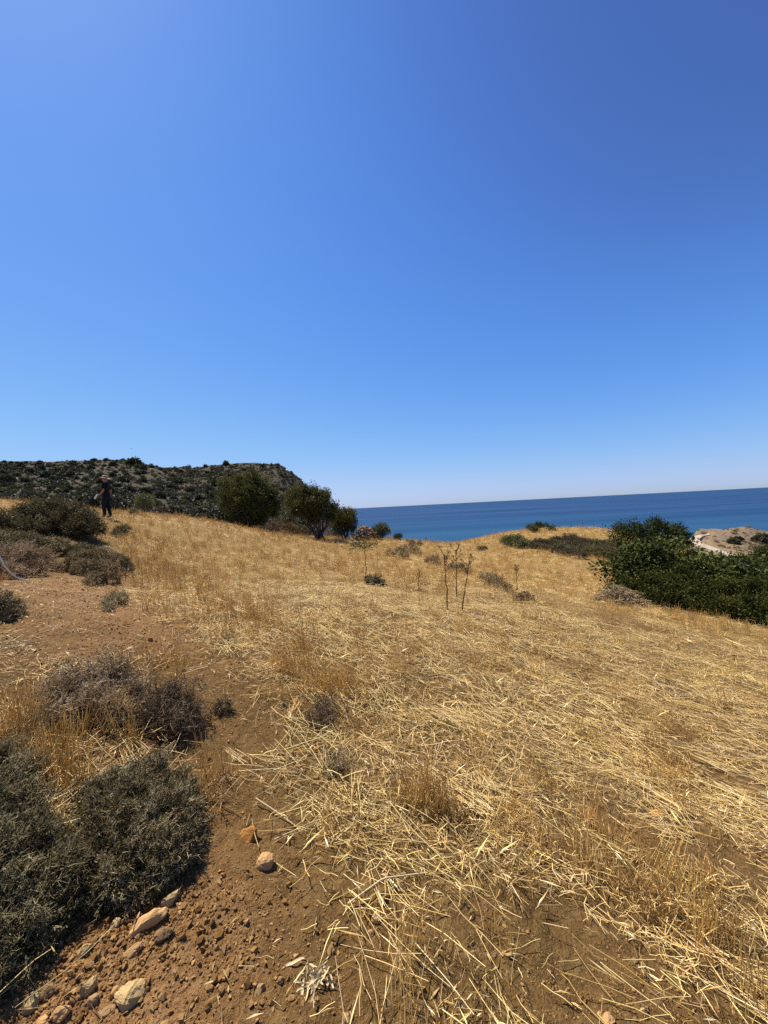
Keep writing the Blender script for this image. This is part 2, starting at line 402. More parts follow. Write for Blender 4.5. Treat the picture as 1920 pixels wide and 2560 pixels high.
# ---------------------------------------------------------------- ground
def make_ground():
    ang = np.concatenate([np.linspace(-62, 62, 620), np.linspace(62, 298, 70)[1:-1]])
    ang = np.radians(ang)
    rr = [0.02, .2, .4, .55]
    r = .65
    while r < 7: rr.append(r); r *= 1.0105
    while r < 190: rr.append(r); r *= 1.024
    rr = np.array(rr)
    A, Q = np.meshgrid(ang, rr)
    X = Q*np.sin(A); Y = Q*np.cos(A)
    Z = ground_h(X, Y)
    Z = np.maximum(Z, -60)
    nr, na = X.shape
    mb = MB()
    idx = np.arange(nr*na).reshape(nr, na)
    a = idx[:-1]; b = np.roll(a, -1, 1); c = np.roll(idx[1:], -1, 1); d = idx[1:]
    mb.add(np.stack([X, Y, Z], -1).reshape(-1, 3), np.stack([a, d, c, b], -1).reshape(-1, 4), straw_dens(X, Y).ravel())
    red = .9*np.exp(-(((X+4.2)/2.2)**2+((Y-5.8)/1.8)**2)) + .95*np.exp(-(((X+.95)/.5)**2+((Y-1.15)/.4)**2)) + .45*np.exp(-(((X+2.2)/1.0)**2+((Y-4.2)/.8)**2))
    m, nt, bs, out = new_mat('soil_and_litter')
    tc = nt.nodes.new('ShaderNodeTexCoord'); P = tc.outputs['Object']
    lit = attr(nt, 'rnd'); rd = attr(nt, 'red')
    n1 = noise(nt, 1.7, 6, .6, P); n2 = noise(nt, 22, 6, .65, P); n3 = noise(nt, 95, 4, .7, P); n4 = noise(nt, 6, 5, .6, P)
    brown = ramp(nt, [(.082, .044, .013), (.14, .078, .023), (.215, .13, .043)], math_n(nt, 'MULTIPLY_ADD', n2.outputs[0], 1.6, -.3))
    redc = ramp(nt, [(.18, .088, .031), (.29, .152, .058), (.41, .245, .11)], math_n(nt, 'MULTIPLY_ADD', n2.outputs[0], 1.7, -.35))
    rf = math_n(nt, 'MULTIPLY', math_n(nt, 'ADD', rd.outputs['Fac'], math_n(nt, 'MULTIPLY_ADD', n1.outputs[0], 1.4, -.62)), 1.0); 
    rf2 = nt.nodes.new('ShaderNodeClamp'); nt.links.new(rf, rf2.inputs[0])
    soil = mix(nt, brown.outputs[0], redc.outputs[0], rf2.outputs[0])
    soil = mix(nt, soil, (.40, .28, .17), math_n(nt, 'MULTIPLY', ramp(nt, [(.58, (0, 0, 0)), (.68, (1, 1, 1))], n3.outputs[0]).outputs[0], .6))
    lcol = ramp(nt, [(.11, .062, .018), (.22, .13, .04), (.36, .235, .085), (.28, .19, .075)], math_n(nt, 'MULTIPLY_ADD', n2.outputs[0], 1.8, -.4))
    lf = math_n(nt, 'MULTIPLY', lit.outputs['Fac'], ramp(nt, [(.36, (0, 0, 0)), (.62, (1, 1, 1))], n4.outputs[0]).outputs[0])
    # the litter of short chaff is thick in the far, less trodden part of the field
    far = attr(nt, 'thick')
    lf = math_n(nt, 'MULTIPLY', math_n(nt, 'MAXIMUM', math_n(nt, 'MULTIPLY', lf, .4), math_n(nt, 'MULTIPLY', far.outputs['Fac'], lit.outputs['Fac'])), 1.0)
    col = mix(nt, soil, lcol.outputs[0], lf)
    nt.links.new(col, bs.inputs['Base Color'])
    bs.inputs['Roughness'].default_value = .95; bs.inputs['Specular IOR Level'].default_value = .12
    h = math_n(nt, 'ADD', math_n(nt, 'MULTIPLY', n3.outputs[0], .35), n2.outputs[0])
    bump(nt, bs, h, 1.0, .05)
    me = mb.mesh('ground', m, True)
    for nm, val in (('red', np.clip(red, 0, 1)), ('thick', sstep(4, 13, np.hypot(X, Y))*.9)):
        a_ = me.attributes.new(nm, 'FLOAT', 'POINT'); a_.data.foreach_set('value', val.astype(np.float32).ravel())
    o = link('ground', me)
    tag(o, 'brown stony soil of the sloping stubble field and its footpath', 'ground', kind='structure')
make_ground()

# ---------------------------------------------------------------- sea
SEA_Z = -46.0
def make_sea():
    mb = MB()
    rr = np.concatenate([[60.0], np.geomspace(100, 90000, 60)]); an = np.radians(np.linspace(-110, 110, 120))
    A, Q = np.meshgrid(an, rr)
    V = np.stack([Q*np.sin(A), Q*np.cos(A), np.full(A.shape, SEA_Z)], -1)
    nr, na = A.shape; idx = np.arange(nr*na).reshape(nr, na)
    mb.add(V.reshape(-1, 3), np.stack([idx[:-1, :-1], idx[1:, :-1], idx[1:, 1:], idx[:-1, 1:]], -1).reshape(-1, 4), 0)
    m, nt, b, out = new_mat('sea_water')
    g = nt.nodes.new('ShaderNodeNewGeometry'); P = g.outputs['Position']
    mp = nt.nodes.new('ShaderNodeMapping'); mp.inputs['Scale'].default_value = (.0007, .0060, 1); nt.links.new(P, mp.inputs[0])
    ns = noise(nt, 1.0, 2, .5, mp.outputs[0])
    mp2 = nt.nodes.new('ShaderNodeMapping'); mp2.inputs['Scale'].default_value = (.02, .05, 1); nt.links.new(P, mp2.inputs[0])
    nw = noise(nt, 1.0, 6, .7, mp2.outputs[0])
    ln = nt.nodes.new('ShaderNodeVectorMath'); ln.operation = 'LENGTH'; nt.links.new(P, ln.inputs[0])
    dr = nt.nodes.new('ShaderNodeMapRange'); nt.links.new(ln.outputs['Value'], dr.inputs[0])
    dr.inputs[1].default_value = 350; dr.inputs[2].default_value = 1500; dr.interpolation_type = 'SMOOTHSTEP'
    deep = ramp(nt, [(.3, (.0095, .031, .083)), (.5, (.015, .044, .108)), (.7, (.026, .062, .136))], ns.outputs[0])
    sh = ramp(nt, [(.3, (.010, .048, .105)), (.7, (.019, .068, .132))], ns.outputs[0])
    c = mix(nt, sh.outputs[0], deep.outputs[0], dr.outputs[0])
    nt.links.new(c, b.inputs['Base Color'])
    b.inputs['Roughness'].default_value = .55; b.inputs['IOR'].default_value = 1.33; b.inputs['Specular IOR Level'].default_value = .08
    o = mb.build('sea', m, smooth=True)
    tag(o, 'calm deep blue sea reaching to the horizon', 'sea', kind='structure')
make_sea()

# ---------------------------------------------------------------- far scrub hill and right headland
def interp(tab, x):
    return np.interp(x, [t[0] for t in tab], [t[1] for t in tab])
def pix_points(px, py, d):
    px, py, d = np.broadcast_arrays(px, py, d)
    r = CF[None] + CR[None]*((px.ravel()[:, None]-960)/F) + CU[None]*((1280-py.ravel()[:, None])/F)
    r = r/r[:, 1:2]
    return CAM[None] + r*d.ravel()[:, None]
H_RIDGE = [(-900, 1225), (-500, 1190), (-200, 1160), (0, 1153), (60, 1152), (120, 1154), (200, 1153), (300, 1149), (335, 1153), (380, 1163), (420, 1170), (480, 1170),
           (540, 1163), (600, 1159), (690, 1159), (705, 1164), (716, 1174), (728, 1179), (740, 1189), (752, 1196), (762, 1213), (772, 1228), (782, 1236), (800, 1262), (830, 1300), (860, 1345), (900, 1400), (1000, 1560)]
H_BASE = [(-900, 1300), (0, 1296), (300, 1312), (600, 1350), (760, 1420), (900, 1520), (1000, 1640)]
H_RD = [(-900, 120), (0, 165), (480, 185), (700, 190), (1000, 195)]
def hill_pos(px, t):
    ridge = interp(H_RIDGE, px); base = interp(H_BASE, px); rd = interp(H_RD, px)
    d = 52 + (rd-52)*t
    s = np.clip(t, 0, 1)**.75
    row = base+(ridge-base)*s
    P = pix_points(px, row, d)
    over = np.clip(t-1, 0, None).ravel()
    P[:, 2] -= over*over*900*(.06+over)*.6
    n = 1.6*fbm(P[:, 0]*.035, P[:, 1]*.035, 61, 3) + .5*fbm(P[:, 0]*.15, P[:, 1]*.15, 67, 3)
    P[:, 2] += n*np.clip(t, 0, 1).ravel()**.5*np.clip(1.15-np.abs(t.ravel()-1)*0 - .55*np.exp(-((t.ravel()-1)/.08)**2), 0, 1)
    return P
def make_hill():
    px = np.concatenate([np.linspace(-900, 0, 60)[:-1], np.linspace(0, 1000, 330)])
    t = np.concatenate([np.linspace(0, 1, 150), np.linspace(1, 1.5, 24)[1:]])
    A, T = np.meshgrid(px, t)
    P = hill_pos(A, T)
    nr, na = A.shape; idx = np.arange(nr*na).reshape(nr, na)
    mb = MB(); mb.add(P, np.stack([idx[:-1, :-1], idx[:-1, 1:], idx[1:, 1:], idx[1:, :-1]], -1).reshape(-1, 4), 0)
    m, nt, b, out = new_mat('hillside_earth')
    tc = nt.nodes.new('ShaderNodeTexCoord'); Pn = tc.outputs['Object']
    n1 = noise(nt, .06, 5, .6, Pn); n2 = noise(nt, .9, 6, .7, Pn); n3 = noise(nt, .25, 5, .6, Pn)
    c1 = ramp(nt, [(.3, (.030, .024, .015)), (.5, (.054, .043, .027)), (.7, (.092, .072, .046))], n2.outputs[0])
    c2 = mix(nt, c1.outputs[0], (.135, .075, .055), math_n(nt, 'MULTIPLY', ramp(nt, [(.5, (0, 0, 0)), (.66, (1, 1, 1))], n1.outputs[0]).outputs[0], .55))
    c3 = mix(nt, c2, (.045, .048, .028), math_n(nt, 'MULTIPLY', ramp(nt, [(.48, (0, 0, 0)), (.6, (1, 1, 1))], n3.outputs[0]).outputs[0], .6))
    nt.links.new(c3, b.inputs['Base Color']); b.inputs['Roughness'].default_value = .95; b.inputs['Specular IOR Level'].default_value = .1
    bump(nt, b, n2.outputs[0], .8, .6)
    o = mb.build('hill', m, smooth=True)
    tag(o, 'dark scrub covered hill ending in a rocky drop to the sea', 'hill', kind='structure')
make_hill()

K_RIDGE = [(1560, 1500), (1640, 1420), (1690, 1368), (1712, 1349), (1722, 1344), (1735, 1337), (1742, 1328), (1752, 1322), (1768, 1324), (1780, 1321), (1800, 1319), (1830, 1317), (1860, 1316), (1890, 1320), (1920, 1327), (2000, 1345), (2200, 1410), (2600, 1560)]
K_BASE = [(1560, 1600), (1700, 1470), (1900, 1470), (2600, 1700)]
def head_depth(px, row):
    ridge = interp(K_RIDGE, px); base = interp(K_BASE, px)
    t = np.clip((base-row)/(base-ridge+1e-6), 0, 1)
    return 46+34*t**1.6
def head_pos(px, t):
    ridge = interp(K_RIDGE, px); base = interp(K_BASE, px)
    tt = np.clip(t, 0, 1)
    row = base+(ridge-base)*tt
    d = 46+34*tt**1.6 + np.clip(t-1, 0, None)*60
    P = pix_points(px, row, d)
    over = np.clip(t-1, 0, None).ravel()
    P[:, 2] -= over*over*55+over*6
    return P
ROAD_O = np.array([(1772, 1334), (1762, 1336.5), (1745, 1338.5), (1730, 1342.5), (1722, 1349), (1723, 1354), (1734, 1361), (1755, 1369), (1778, 1375), (1805, 1386), (1830, 1398)], float)
ROAD_I = np.array([(1776, 1337), (1768, 1339), (1758, 1341), (1751, 1345), (1748, 1349.5), (1750, 1353.5), (1759, 1359.5), (1773, 1365.5), (1788, 1370.5), (1812, 1379), (1840, 1390)], float)
def road_mask(px, row):
    pts = np.concatenate([ROAD_O, ROAD_I[::-1]])
    return poly_sd(px, row*2.5, pts*np.array([1, 2.5]))
def make_headland():
    px = np.linspace(1560, 2600, 300); t = np.concatenate([np.linspace(0, 1, 120), np.linspace(1, 1.8, 20)[1:]])
    A, T = np.meshgrid(px, t)
    P = head_pos(A, T)
    row = interp(K_BASE, A)+(interp(K_RIDGE, A)-interp(K_BASE, A))*np.clip(T, 0, 1)
    near = 1-sstep(2, 12, road_mask(A, row).ravel())
    P[:, 2] += (.55*fbm(P[:, 0]*.12, P[:, 1]*.12, 71, 3)+.22*fbm(P[:, 0]*.6, P[:, 1]*.6, 73, 3))*(1-near)*np.clip(T.ravel()*3, 0, 1) - .45*near
    nr, na = A.shape; idx = np.arange(nr*na).reshape(nr, na)
    mb = MB(); mb.add(P, np.stack([idx[:-1, :-1], idx[:-1, 1:], idx[1:, 1:], idx[1:, :-1]], -1).reshape(-1, 4), 0)
    m, nt, b, out = new_mat('headland_earth')
    tc = nt.nodes.new('ShaderNodeTexCoord'); Pn = tc.outputs['Object']
    n1 = noise(nt, .22, 5, .6, Pn); n2 = noise(nt, 1.7, 6, .7, Pn)
    c1 = ramp(nt, [(.3, (.09, .067, .042)), (.5, (.165, .122, .078)), (.7, (.27, .205, .135))], n2.outputs[0])
    c2 = mix(nt, c1.outputs[0], (.22, .15, .075), math_n(nt, 'MULTIPLY', ramp(nt, [(.45, (0, 0, 0)), (.6, (1, 1, 1))], n1.outputs[0]).outputs[0], .6))
    nt.links.new(c2, b.inputs['Base Color']); b.inputs['Roughness'].default_value = .95; b.inputs['Specular IOR Level'].default_value = .1
    bump(nt, b, n2.outputs[0], .8, .3)
    o = mb.build('headland', m, smooth=True)
    tag(o, 'pale dry headland beyond the green bushes', 'headland', kind='structure')
    # concrete track on it
    k = np.linspace(0, len(ROAD_O)-1, 60)
    def rs(a):
        return np.stack([np.interp(k, range(len(a)), a[:, i]) for i in range(2)], -1)
    O, I = rs(ROAD_O), rs(ROAD_I)
    W = 8
    G = np.stack([O+(I-O)*w for w in np.linspace(0, 1, W)], 1)
    P = pix_points(G[..., 0], G[..., 1], head_depth(G[..., 0], G[..., 1]))
    P[:, 2] += .08
    P = P.reshape(len(k), W, 3)
    lo = P.copy(); lo[:, :, 2] -= .8
    mb = MB(); idx = np.arange(len(k)*W).reshape(len(k), W)
    mb.add(P.reshape(-1, 3), np.stack([idx[:-1, :-1], idx[1:, :-1], idx[1:, 1:], idx[:-1, 1:]], -1).reshape(-1, 4), 0)
    for e in (0, W-1):
        ed = np.concatenate([P[:, e], lo[:, e]]); n = len(k); i = np.arange(n-1)
        mb.add(ed, np.stack([i, i+1, i+1+n, i+n], -1), 0)
    m, nt, b, out = new_mat('pale_concrete')
    n1 = noise(nt, .9, 5, .6); r = ramp(nt, [(.28, .225, .155), (.35, .285, .20)], n1.outputs[0]); nt.links.new(r.outputs[0], b.inputs['Base Color']); b.inputs['Roughness'].default_value = .9
    o = mb.build('road', m)
    tag(o, 'pale concrete track curving round the headland', 'road', kind='structure')
make_headland()
# ---------------------------------------------------------------- plants
def lobes_px(rows, snap=False):
    """(pixel column, row, distance, radius in pixels) -> lobes (x, y, z, r)"""
    out = []
    for px, py, d, rp in rows:
        if snap:                                 # rest on the ground that shows just below
            q = at(px, py+.5*rp)
            if q is not None: d = q[1]
        for _ in range(60):                      # stay on top of the ground
            p = at_depth(px, py, d)
            if p[2] > float(ground_h(p[0], p[1]))+.3*rp*d/F: break
            d *= .985
        out.append((*p, rp*d/F))
    return np.array(out)
def lobes_rand(rng, rx, ry, rz, k, rf=.42):
    out = []
    for i in range(k):
        while True:
            p = rng.uniform(-1, 1, 3); p[2] = abs(p[2])
            if (p**2).sum() < 1: break
        r = rf*min(rx, ry, rz*1.6)*rng.uniform(.75, 1.25)
        out.append((p[0]*(rx-r*.9), p[1]*(ry-r*.9), max(.35*r, p[2]*(rz-r*.8)), r))
    return np.array(out)
def crown_points(rng, lobes, n, shell=.45, flat=1.0, down=-.35, zmin=None, lump=.18):
    w = lobes[:, 3]**2; w = w/w.sum()
    pos = []; dr = []; cnt = 0
    while cnt < n:
        m = int((n-cnt)*1.8)+50
        i = rng.choice(len(lobes), m, p=w)
        D = rdir(rng, m)
        D = D[(k := D[:, 2] > down+rng.uniform(-.2, .2, m))]; i = i[k]
        rad = 1-shell*rng.random(len(D))**1.6
        rad = rad*(1+lump*gnoise(D[:, 0]*3.1+i*7.3, D[:, 1]*3.1+D[:, 2]*2.7, 5)*2)
        P = lobes[i, :3]+D*np.array([1, 1, flat])*(lobes[i, 3]*rad)[:, None]
        keep = np.ones(len(P), bool)
        for j in range(len(lobes)):
            dd = np.linalg.norm((P-lobes[j, :3])/np.array([1, 1, flat]), axis=1)
            keep &= ~((dd < lobes[j, 3]*.62) & (i != j))
        if zmin is not None: keep &= P[:, 2] > zmin(P)
        P = P[keep]; D = D[keep]
        pos.append(P); dr.append(D); cnt += len(P)
    return np.concatenate(pos)[:n], np.concatenate(dr)[:n]

def stems_to(rng, mb, root, targets, r0, r1, bend=.15, sides=5, K=6, spread=.06, rnd=None):
    n = len(targets)
    t = np.linspace(0, 1, K)[None, :, None]
    A = np.asarray(root)[None]+rng.normal(0, spread, (n, 3))*np.array([1, 1, 0])
    T = np.asarray(targets)
    L = np.linalg.norm(T-A, axis=1)[:, None, None]
    mid = rng.normal(0, bend, (n, 1, 3))*L; mid[:, :, 2] = np.abs(mid[:, :, 2])
    wob = rng.normal(0, .025, (n, K, 3))*L; wob[:, 0] = 0
    # stems leave the root steeply and arch outwards
    H = (T-A)[:, None]; base = A[:, None]+H*np.concatenate([t**1.25, t**1.25, t**.85], 2)
    P = base+mid*4*t*(1-t)*.5+wob
    rad = np.asarray(r0).reshape(-1, 1)*(1-np.linspace(0, 1, K)[None])**.8+r1
    mb.tubes(P, np.broadcast_to(rad, (n, K)), rng.random(n) if rnd is None else rnd, sides)

def ground_min(off=.01):
    return lambda P: ground_h(P[:, 0], P[:, 1])+off

def tone(P):
    """patchy light and dark leaf clumps: shading contrast put into the colour"""
    s = 9/(np.ptp(P, axis=0).max()+1e-6)
    return .5+.75*gnoise(P[:, 0]*s+P[:, 2]*s*.7, P[:, 1]*s-P[:, 2]*s*.9, 77)

def leaf_cloud(rng, mb, P, D, per, L, W, jit, outward=.5, updir=.2, vary=.35):
    n = len(P)
    C = np.repeat(P, per, 0)+rng.normal(0, jit, (n*per, 3))
    d = unit(np.repeat(D, per, 0)*outward+rdir(rng, n*per)*.8+np.array([0, 0, updir]))
    mb.leaves(C, d, rdir(rng, n*per)+np.array([0, 0, .6]), L*rng.uniform(1-vary, 1+vary, n*per), W*rng.uniform(1-vary, 1+vary, n*per), np.clip(np.repeat(tone(P)+rng.normal(0, .12, n), per)+rng.normal(0, .14, n*per), 0, 1))

def sprigs(rng, mb, P, D, L, r, subs=3, outward=1.0, rough=.55, leafmb=None, leafn=0, leafL=.012, leafW=.005):
    """short twigs with side twigs; the surface of a spiny cushion"""
    n = len(P)
    d = unit(D*outward+rdir(rng, n)*rough+np.array([0, 0, .15]))
    Ls = (L*rng.uniform(.6, 1.4, n))[:, None]
    A = P-d*Ls*.5; B = A+d*Ls*.55+rdir(rng, n)*Ls*.08; Cc = B+unit(d+rdir(rng, n)*.35)*Ls*.5
    q = P/(np.ptp(P, axis=0).max()+1e-6)*7
    rn = np.clip(.5+.75*gnoise(q[:, 0]+q[:, 2], q[:, 1]-q[:, 2]*.6, 19)+rng.normal(0, .17, n), 0, 1)
    mb.tubes(np.stack([A, B, Cc], 1), np.stack([np.full(n, r), np.full(n, r*.85), np.full(n, r*.4)], 1), rn)
    for k in range(subs):
        t = rng.uniform(.25, .95, n)[:, None]
        S = A+(Cc-A)*t
        e = unit(d*.5+rdir(rng, n)*.9)
        E = S+e*Ls*rng.uniform(.25, .5, n)[:, None]
        mb.tubes(np.stack([S, E], 1), np.stack([np.full(n, r*.7), np.full(n, r*.3)], 1), np.clip(rn+rng.normal(0, .12, n), 0, 1))
    if leafmb is not None and leafn:
        t = rng.uniform(.2, 1.1, (n, leafn, 1))
        S = (A[:, None]+(Cc-A)[:, None]*t).reshape(-1, 3)+rng.normal(0, L*.12, (n*leafn, 3))
        dd = unit(np.repeat(d, leafn, 0)+rdir(rng, n*leafn)*.9)
        leafmb.leaves(S, dd, rdir(rng, n*leafn), leafL*rng.uniform(.6, 1.4, n*leafn), leafW*rng.uniform(.6, 1.4, n*leafn), np.clip(np.repeat(rn, leafn)+rng.normal(0, .2, n*leafn), 0, 1))

def root_of(lobes):
    w = lobes[:, 3]**2
    c = (lobes[:, :2]*w[:, None]).sum(0)/w.sum()
    return np.array([c[0], c[1], float(ground_h(c[0], c[1]))])

def shrub(name, label, lobes, seed, n, L, r, twig='twig_grey', leaf='cush_green', leafn=3, leafL=.014, leafW=.006, subs=3, flat=.85, stems=40, stem_r=.006,
          shell=.4, rough=.6, outward=1.0, cat='shrub', group=None, lump=.18, down=-.35):
    rng = np.random.default_rng(seed)
    root = root_of(lobes)
    lb = lobes.copy(); lb[:, :3] -= root
    def zm(P):
        return ground_h(P[:, 0]+root[0], P[:, 1]+root[1])-root[2]+.012
    P, D = crown_points(rng, lb, n, shell, flat, down, zm, lump)
    e = empty(name, root, label, cat, group)
    tw = MB(); lf = MB()
    sprigs(rng, tw, P, D, L, r, subs, outward, rough, lf, leafn, leafL, leafW)
    k = rng.choice(len(P), min(stems, len(P)), replace=False)
    i = np.argmin(((P[k][:, None, :2]-lb[None, :, :2])**2).sum(-1), 1)
    # one rootstock per lobe, all parts of the same plant
    for j in range(len(lb)):
        tg = P[k][i == j]
        if len(tg) == 0: continue
        bx, by = lb[j, 0], lb[j, 1]
        bz = float(ground_h(bx+root[0], by+root[1]))-root[2]-.02
        st = MB(); stems_to(rng, st, (bx, by, bz), tg, stem_r, stem_r*.3, .12, 4, 5, .004)
        st.build('stem', M[twig], e)
    tw.build('twig', M[twig], e)
    if leafn: lf.build('foliage', M[leaf], e)
    return e

FIG = [(0, 0), (.12, .22), (.42, .34), (.62, .46), (.66, .22), (1.0, 0), (.66, -.22), (.62, -.46), (.42, -.34), (.12, -.22)]
ROUND = [(0, 0), (.18, .30), (.52, .40), (.86, .25), (1.0, 0), (.86, -.25), (.52, -.40), (.18, -.30)]
def tree(name, label, lobes, seed, ncl, per, L, W, jit, leaf, stems=10, stem_r=.05, stem_end=.012, outward=.6, shell=.5, flat=1.0, down=-.5, root=None, outline=None,
         cat='tree', group=None, spread=.1, lump=.2, up=.2, branch_name='trunk', bend=.15, twigs=0, multi=False, tufts=0):
    rng = np.random.default_rng(seed)
    if tufts:                                    # small outer lobes break the outline
        i = rng.integers(0, len(lobes), tufts); D = rdir(rng, tufts); D[:, 2] = np.abs(D[:, 2])*1.4-.3; D = unit(D)
        lobes = np.concatenate([lobes, np.concatenate([lobes[i, :3]+D*lobes[i, 3:]*rng.uniform(.85, 1.25, (tufts, 1)), lobes[i, 3:]*rng.uniform(.18, .42, (tufts, 1))], 1)])
    root = root_of(lobes) if root is None else np.asarray(root, float)
    lb = lobes.copy(); lb[:, :3] -= root
    def zm(P): return ground_h(P[:, 0]+root[0], P[:, 1]+root[1])-root[2]+.05
    P, D = crown_points(rng, lb, ncl, shell, flat, down, zm, lump)
    e = empty(name, root, label, cat, group)
    st = MB()
    own = rng.permutation(np.arange(stems) % len(lb))
    targets = lb[own, :3]+rdir(rng, stems)*lb[:, 3].mean()*.45
    targets[:, 2] = np.maximum(targets[:, 2], .15)
    if multi:
        for q in range(stems):
            bx, by = lb[own[q], :2]; bz = float(ground_h(bx+root[0], by+root[1]))-root[2]-.05
            targets[q] = lb[own[q], :3]; targets[q, 2] = max(targets[q, 2], bz+.15)
            s1 = MB(); stems_to(rng, s1, (bx, by, bz), targets[q:q+1], stem_r, stem_end, .05, 6, 5, .03)
            tg = P[np.argsort(((P-targets[q])**2).sum(1))[:120:17]]
            stems_to(rng, s1, targets[q], tg, stem_r*.25, stem_end*.35, .1, 4, 4, .004); s1.build('stem', M['bark'], e)
    else:
      stems_to(rng, st, (0, 0, -.05), targets, stem_r*rng.uniform(.6, 1.1, stems), stem_end, bend, 6, 7, spread)
    if not multi:                                # limbs from the stems out to the foliage
        k = rng.choice(len(P), min(stems*7+twigs, len(P)), replace=False)
        for q in range(stems):
            stems_to(rng, st, targets[q]*.75, P[k[q::stems]], stem_r*.25, stem_end*.35, .1, 4, 4, .02)
        st.build(branch_name, M['bark'], e)
    lf = MB()
    if outline is None:
        leaf_cloud(rng, lf, P, D, per, L, W, jit, outward, up)
    else:
        n = len(P)
        C = np.repeat(P, per, 0)+rng.normal(0, jit, (n*per, 3))
        d = unit(np.repeat(D, per, 0)*outward+rdir(rng, n*per)*.7)
        lf.shape_leaves(outline, C, d, rdir(rng, n*per)*.7+np.array([0, 0, 1.0]), L*rng.uniform(.65, 1.25, n*per), np.clip(np.repeat(tone(P)+rng.normal(0, .12, n), per)+rng.normal(0, .16, n*per), 0, 1))
    lf.build('crown', M[leaf], e)
    return e

def gp(px, d):
    p = at_depth(px, 1300, d); p[2] = float(ground_h(p[0], p[1])); return p

# olive trees on the edge of the field
tree('olive_tree', 'leftmost dense dark olive tree with foliage down to the ground', lobes_px([
    (570, 1214, 27.4, 19), (600, 1204, 27.2, 19), (634, 1203, 27.5, 19), (660, 1217, 27.6, 19), (680, 1240, 27.5, 16), (560, 1240, 27.5, 15), (590, 1236, 26.9, 22), (622, 1232, 26.8, 24), (652, 1246, 26.9, 21), (682, 1266, 27.3, 15),
    (570, 1264, 27.3, 17), (600, 1266, 26.8, 23), (632, 1266, 26.7, 23), (662, 1276, 27, 19), (684, 1288, 27.4, 10), (592, 1293, 27, 18), (622, 1297, 26.9, 20), (650, 1300, 27.1, 16), (604, 1315, 27.2, 10), (636, 1316, 27.2, 12), (610, 1225, 28.3, 22), (645, 1232, 28.3, 22)]), 11, 4200, 9, .15, .045, .10, 'olive',
    stems=12, stem_r=.07, root=gp(622, 27.4), down=-.9, lump=.7, shell=.8, tufts=44, up=.9)
tree('olive_tree', 'open olive tree with several bare stems showing under its crown', lobes_px([
    (735, 1240, 26.6, 17), (758, 1234, 26.3, 17), (785, 1234, 26.5, 16), (812, 1241, 26.4, 15), (726, 1262, 26.8, 14), (750, 1262, 26.1, 20), (778, 1260, 26.0, 21), (806, 1265, 26.1, 19), (832, 1272, 26.5, 14), (742, 1284, 26.4, 13), (770, 1286, 26.0, 17),
    (800, 1292, 26.1, 17), (828, 1296, 26.4, 12), (780, 1305, 26.2, 11), (770, 1250, 27.4, 20), (805, 1258, 27.4, 18)]), 12, 2700, 9, .15, .045, .10, 'olive',
    stems=13, stem_r=.06, root=gp(797, 26.4), down=-.8, spread=.22, lump=.7, shell=.75, tufts=30, up=.9)
tree('olive_tree', 'smaller olive tree between the open olive and the stone heap', lobes_px([
    (850, 1290, 28.8, 18), (868, 1300, 28.6, 18), (878, 1285, 29, 12), (880, 1310, 28.8, 14), (855, 1318, 28.5, 17), (872, 1325, 28.4, 15), (845, 1330, 28.5, 13), (838, 1305, 28.4, 14), (842, 1285, 28.6, 10)]), 13, 1150, 9, .14, .042, .09, 'olive',
    stems=8, stem_r=.04, root=gp(862, 28.7), down=-.8, lump=.5, tufts=16, up=.9)
tree('round_bush', 'rounded olive bush right of the stone heap', lobes_px([
    (945, 1325, 30.4, 14), (958, 1322, 30.4, 13), (966, 1330, 30.2, 10), (950, 1336, 30.2, 12), (940, 1334, 30.4, 10)]), 14, 420, 9, .12, .035, .08, 'olive',
    stems=6, stem_r=.03, root=gp(950, 30.3), cat='bush')
tree('small_bush', 'small dark bush on a thin stem against the sea', lobes_px([
    (992, 1341, 31.5, 6.5), (999, 1340, 31.5, 6), (995, 1347, 31.4, 6.5), (990, 1346, 31.4, 4.5)]), 15, 110, 9, .10, .035, .06, 'mastic',
    stems=4, stem_r=.025, root=at_depth(995, 1361, 31.4), cat='bush')
tree('pale_shrub', 'pale green shrub between the two large olive trees', lobes_px([
    (712, 1290, 33, 16), (725, 1280, 33, 15), (735, 1300, 33, 14), (718, 1308, 33, 13)]), 16, 260, 9, .12, .04, .10, 'olive', stems=5, stem_r=.03, cat='shrub')
for i, (px, py, d, rp, lab) in enumerate([
        (690, 1316, 31, 15, 'grey scrub clump right beside the leftmost olive'), (725, 1320, 30.5, 12, 'grey scrub clump midway between the two large olives'),
        (755, 1325, 30, 11, 'grey scrub clump at the left foot of the open olive')]):
    shrub('scrub_clump', lab, lobes_px([(px-8, py, d, rp), (px+8, py+2, d-.2, rp), (px, py-3, d, rp*.9)]), 20+i, 420, .16, .008, 'twig_dark', 'cush_grey', 4, .07, .03, 3)
tree('distant_tree', 'small round green tree standing alone at the foot of the hill', lobes_px([(352, 1252, 34, 13), (366, 1250, 34, 13), (360, 1245, 34, 12), (375, 1262, 34, 10), (350, 1265, 34, 11)]), 17, 300, 8, .12, .04, .1, 'olive',
     stems=5, stem_r=.04, root=at_depth(362, 1300, 34))

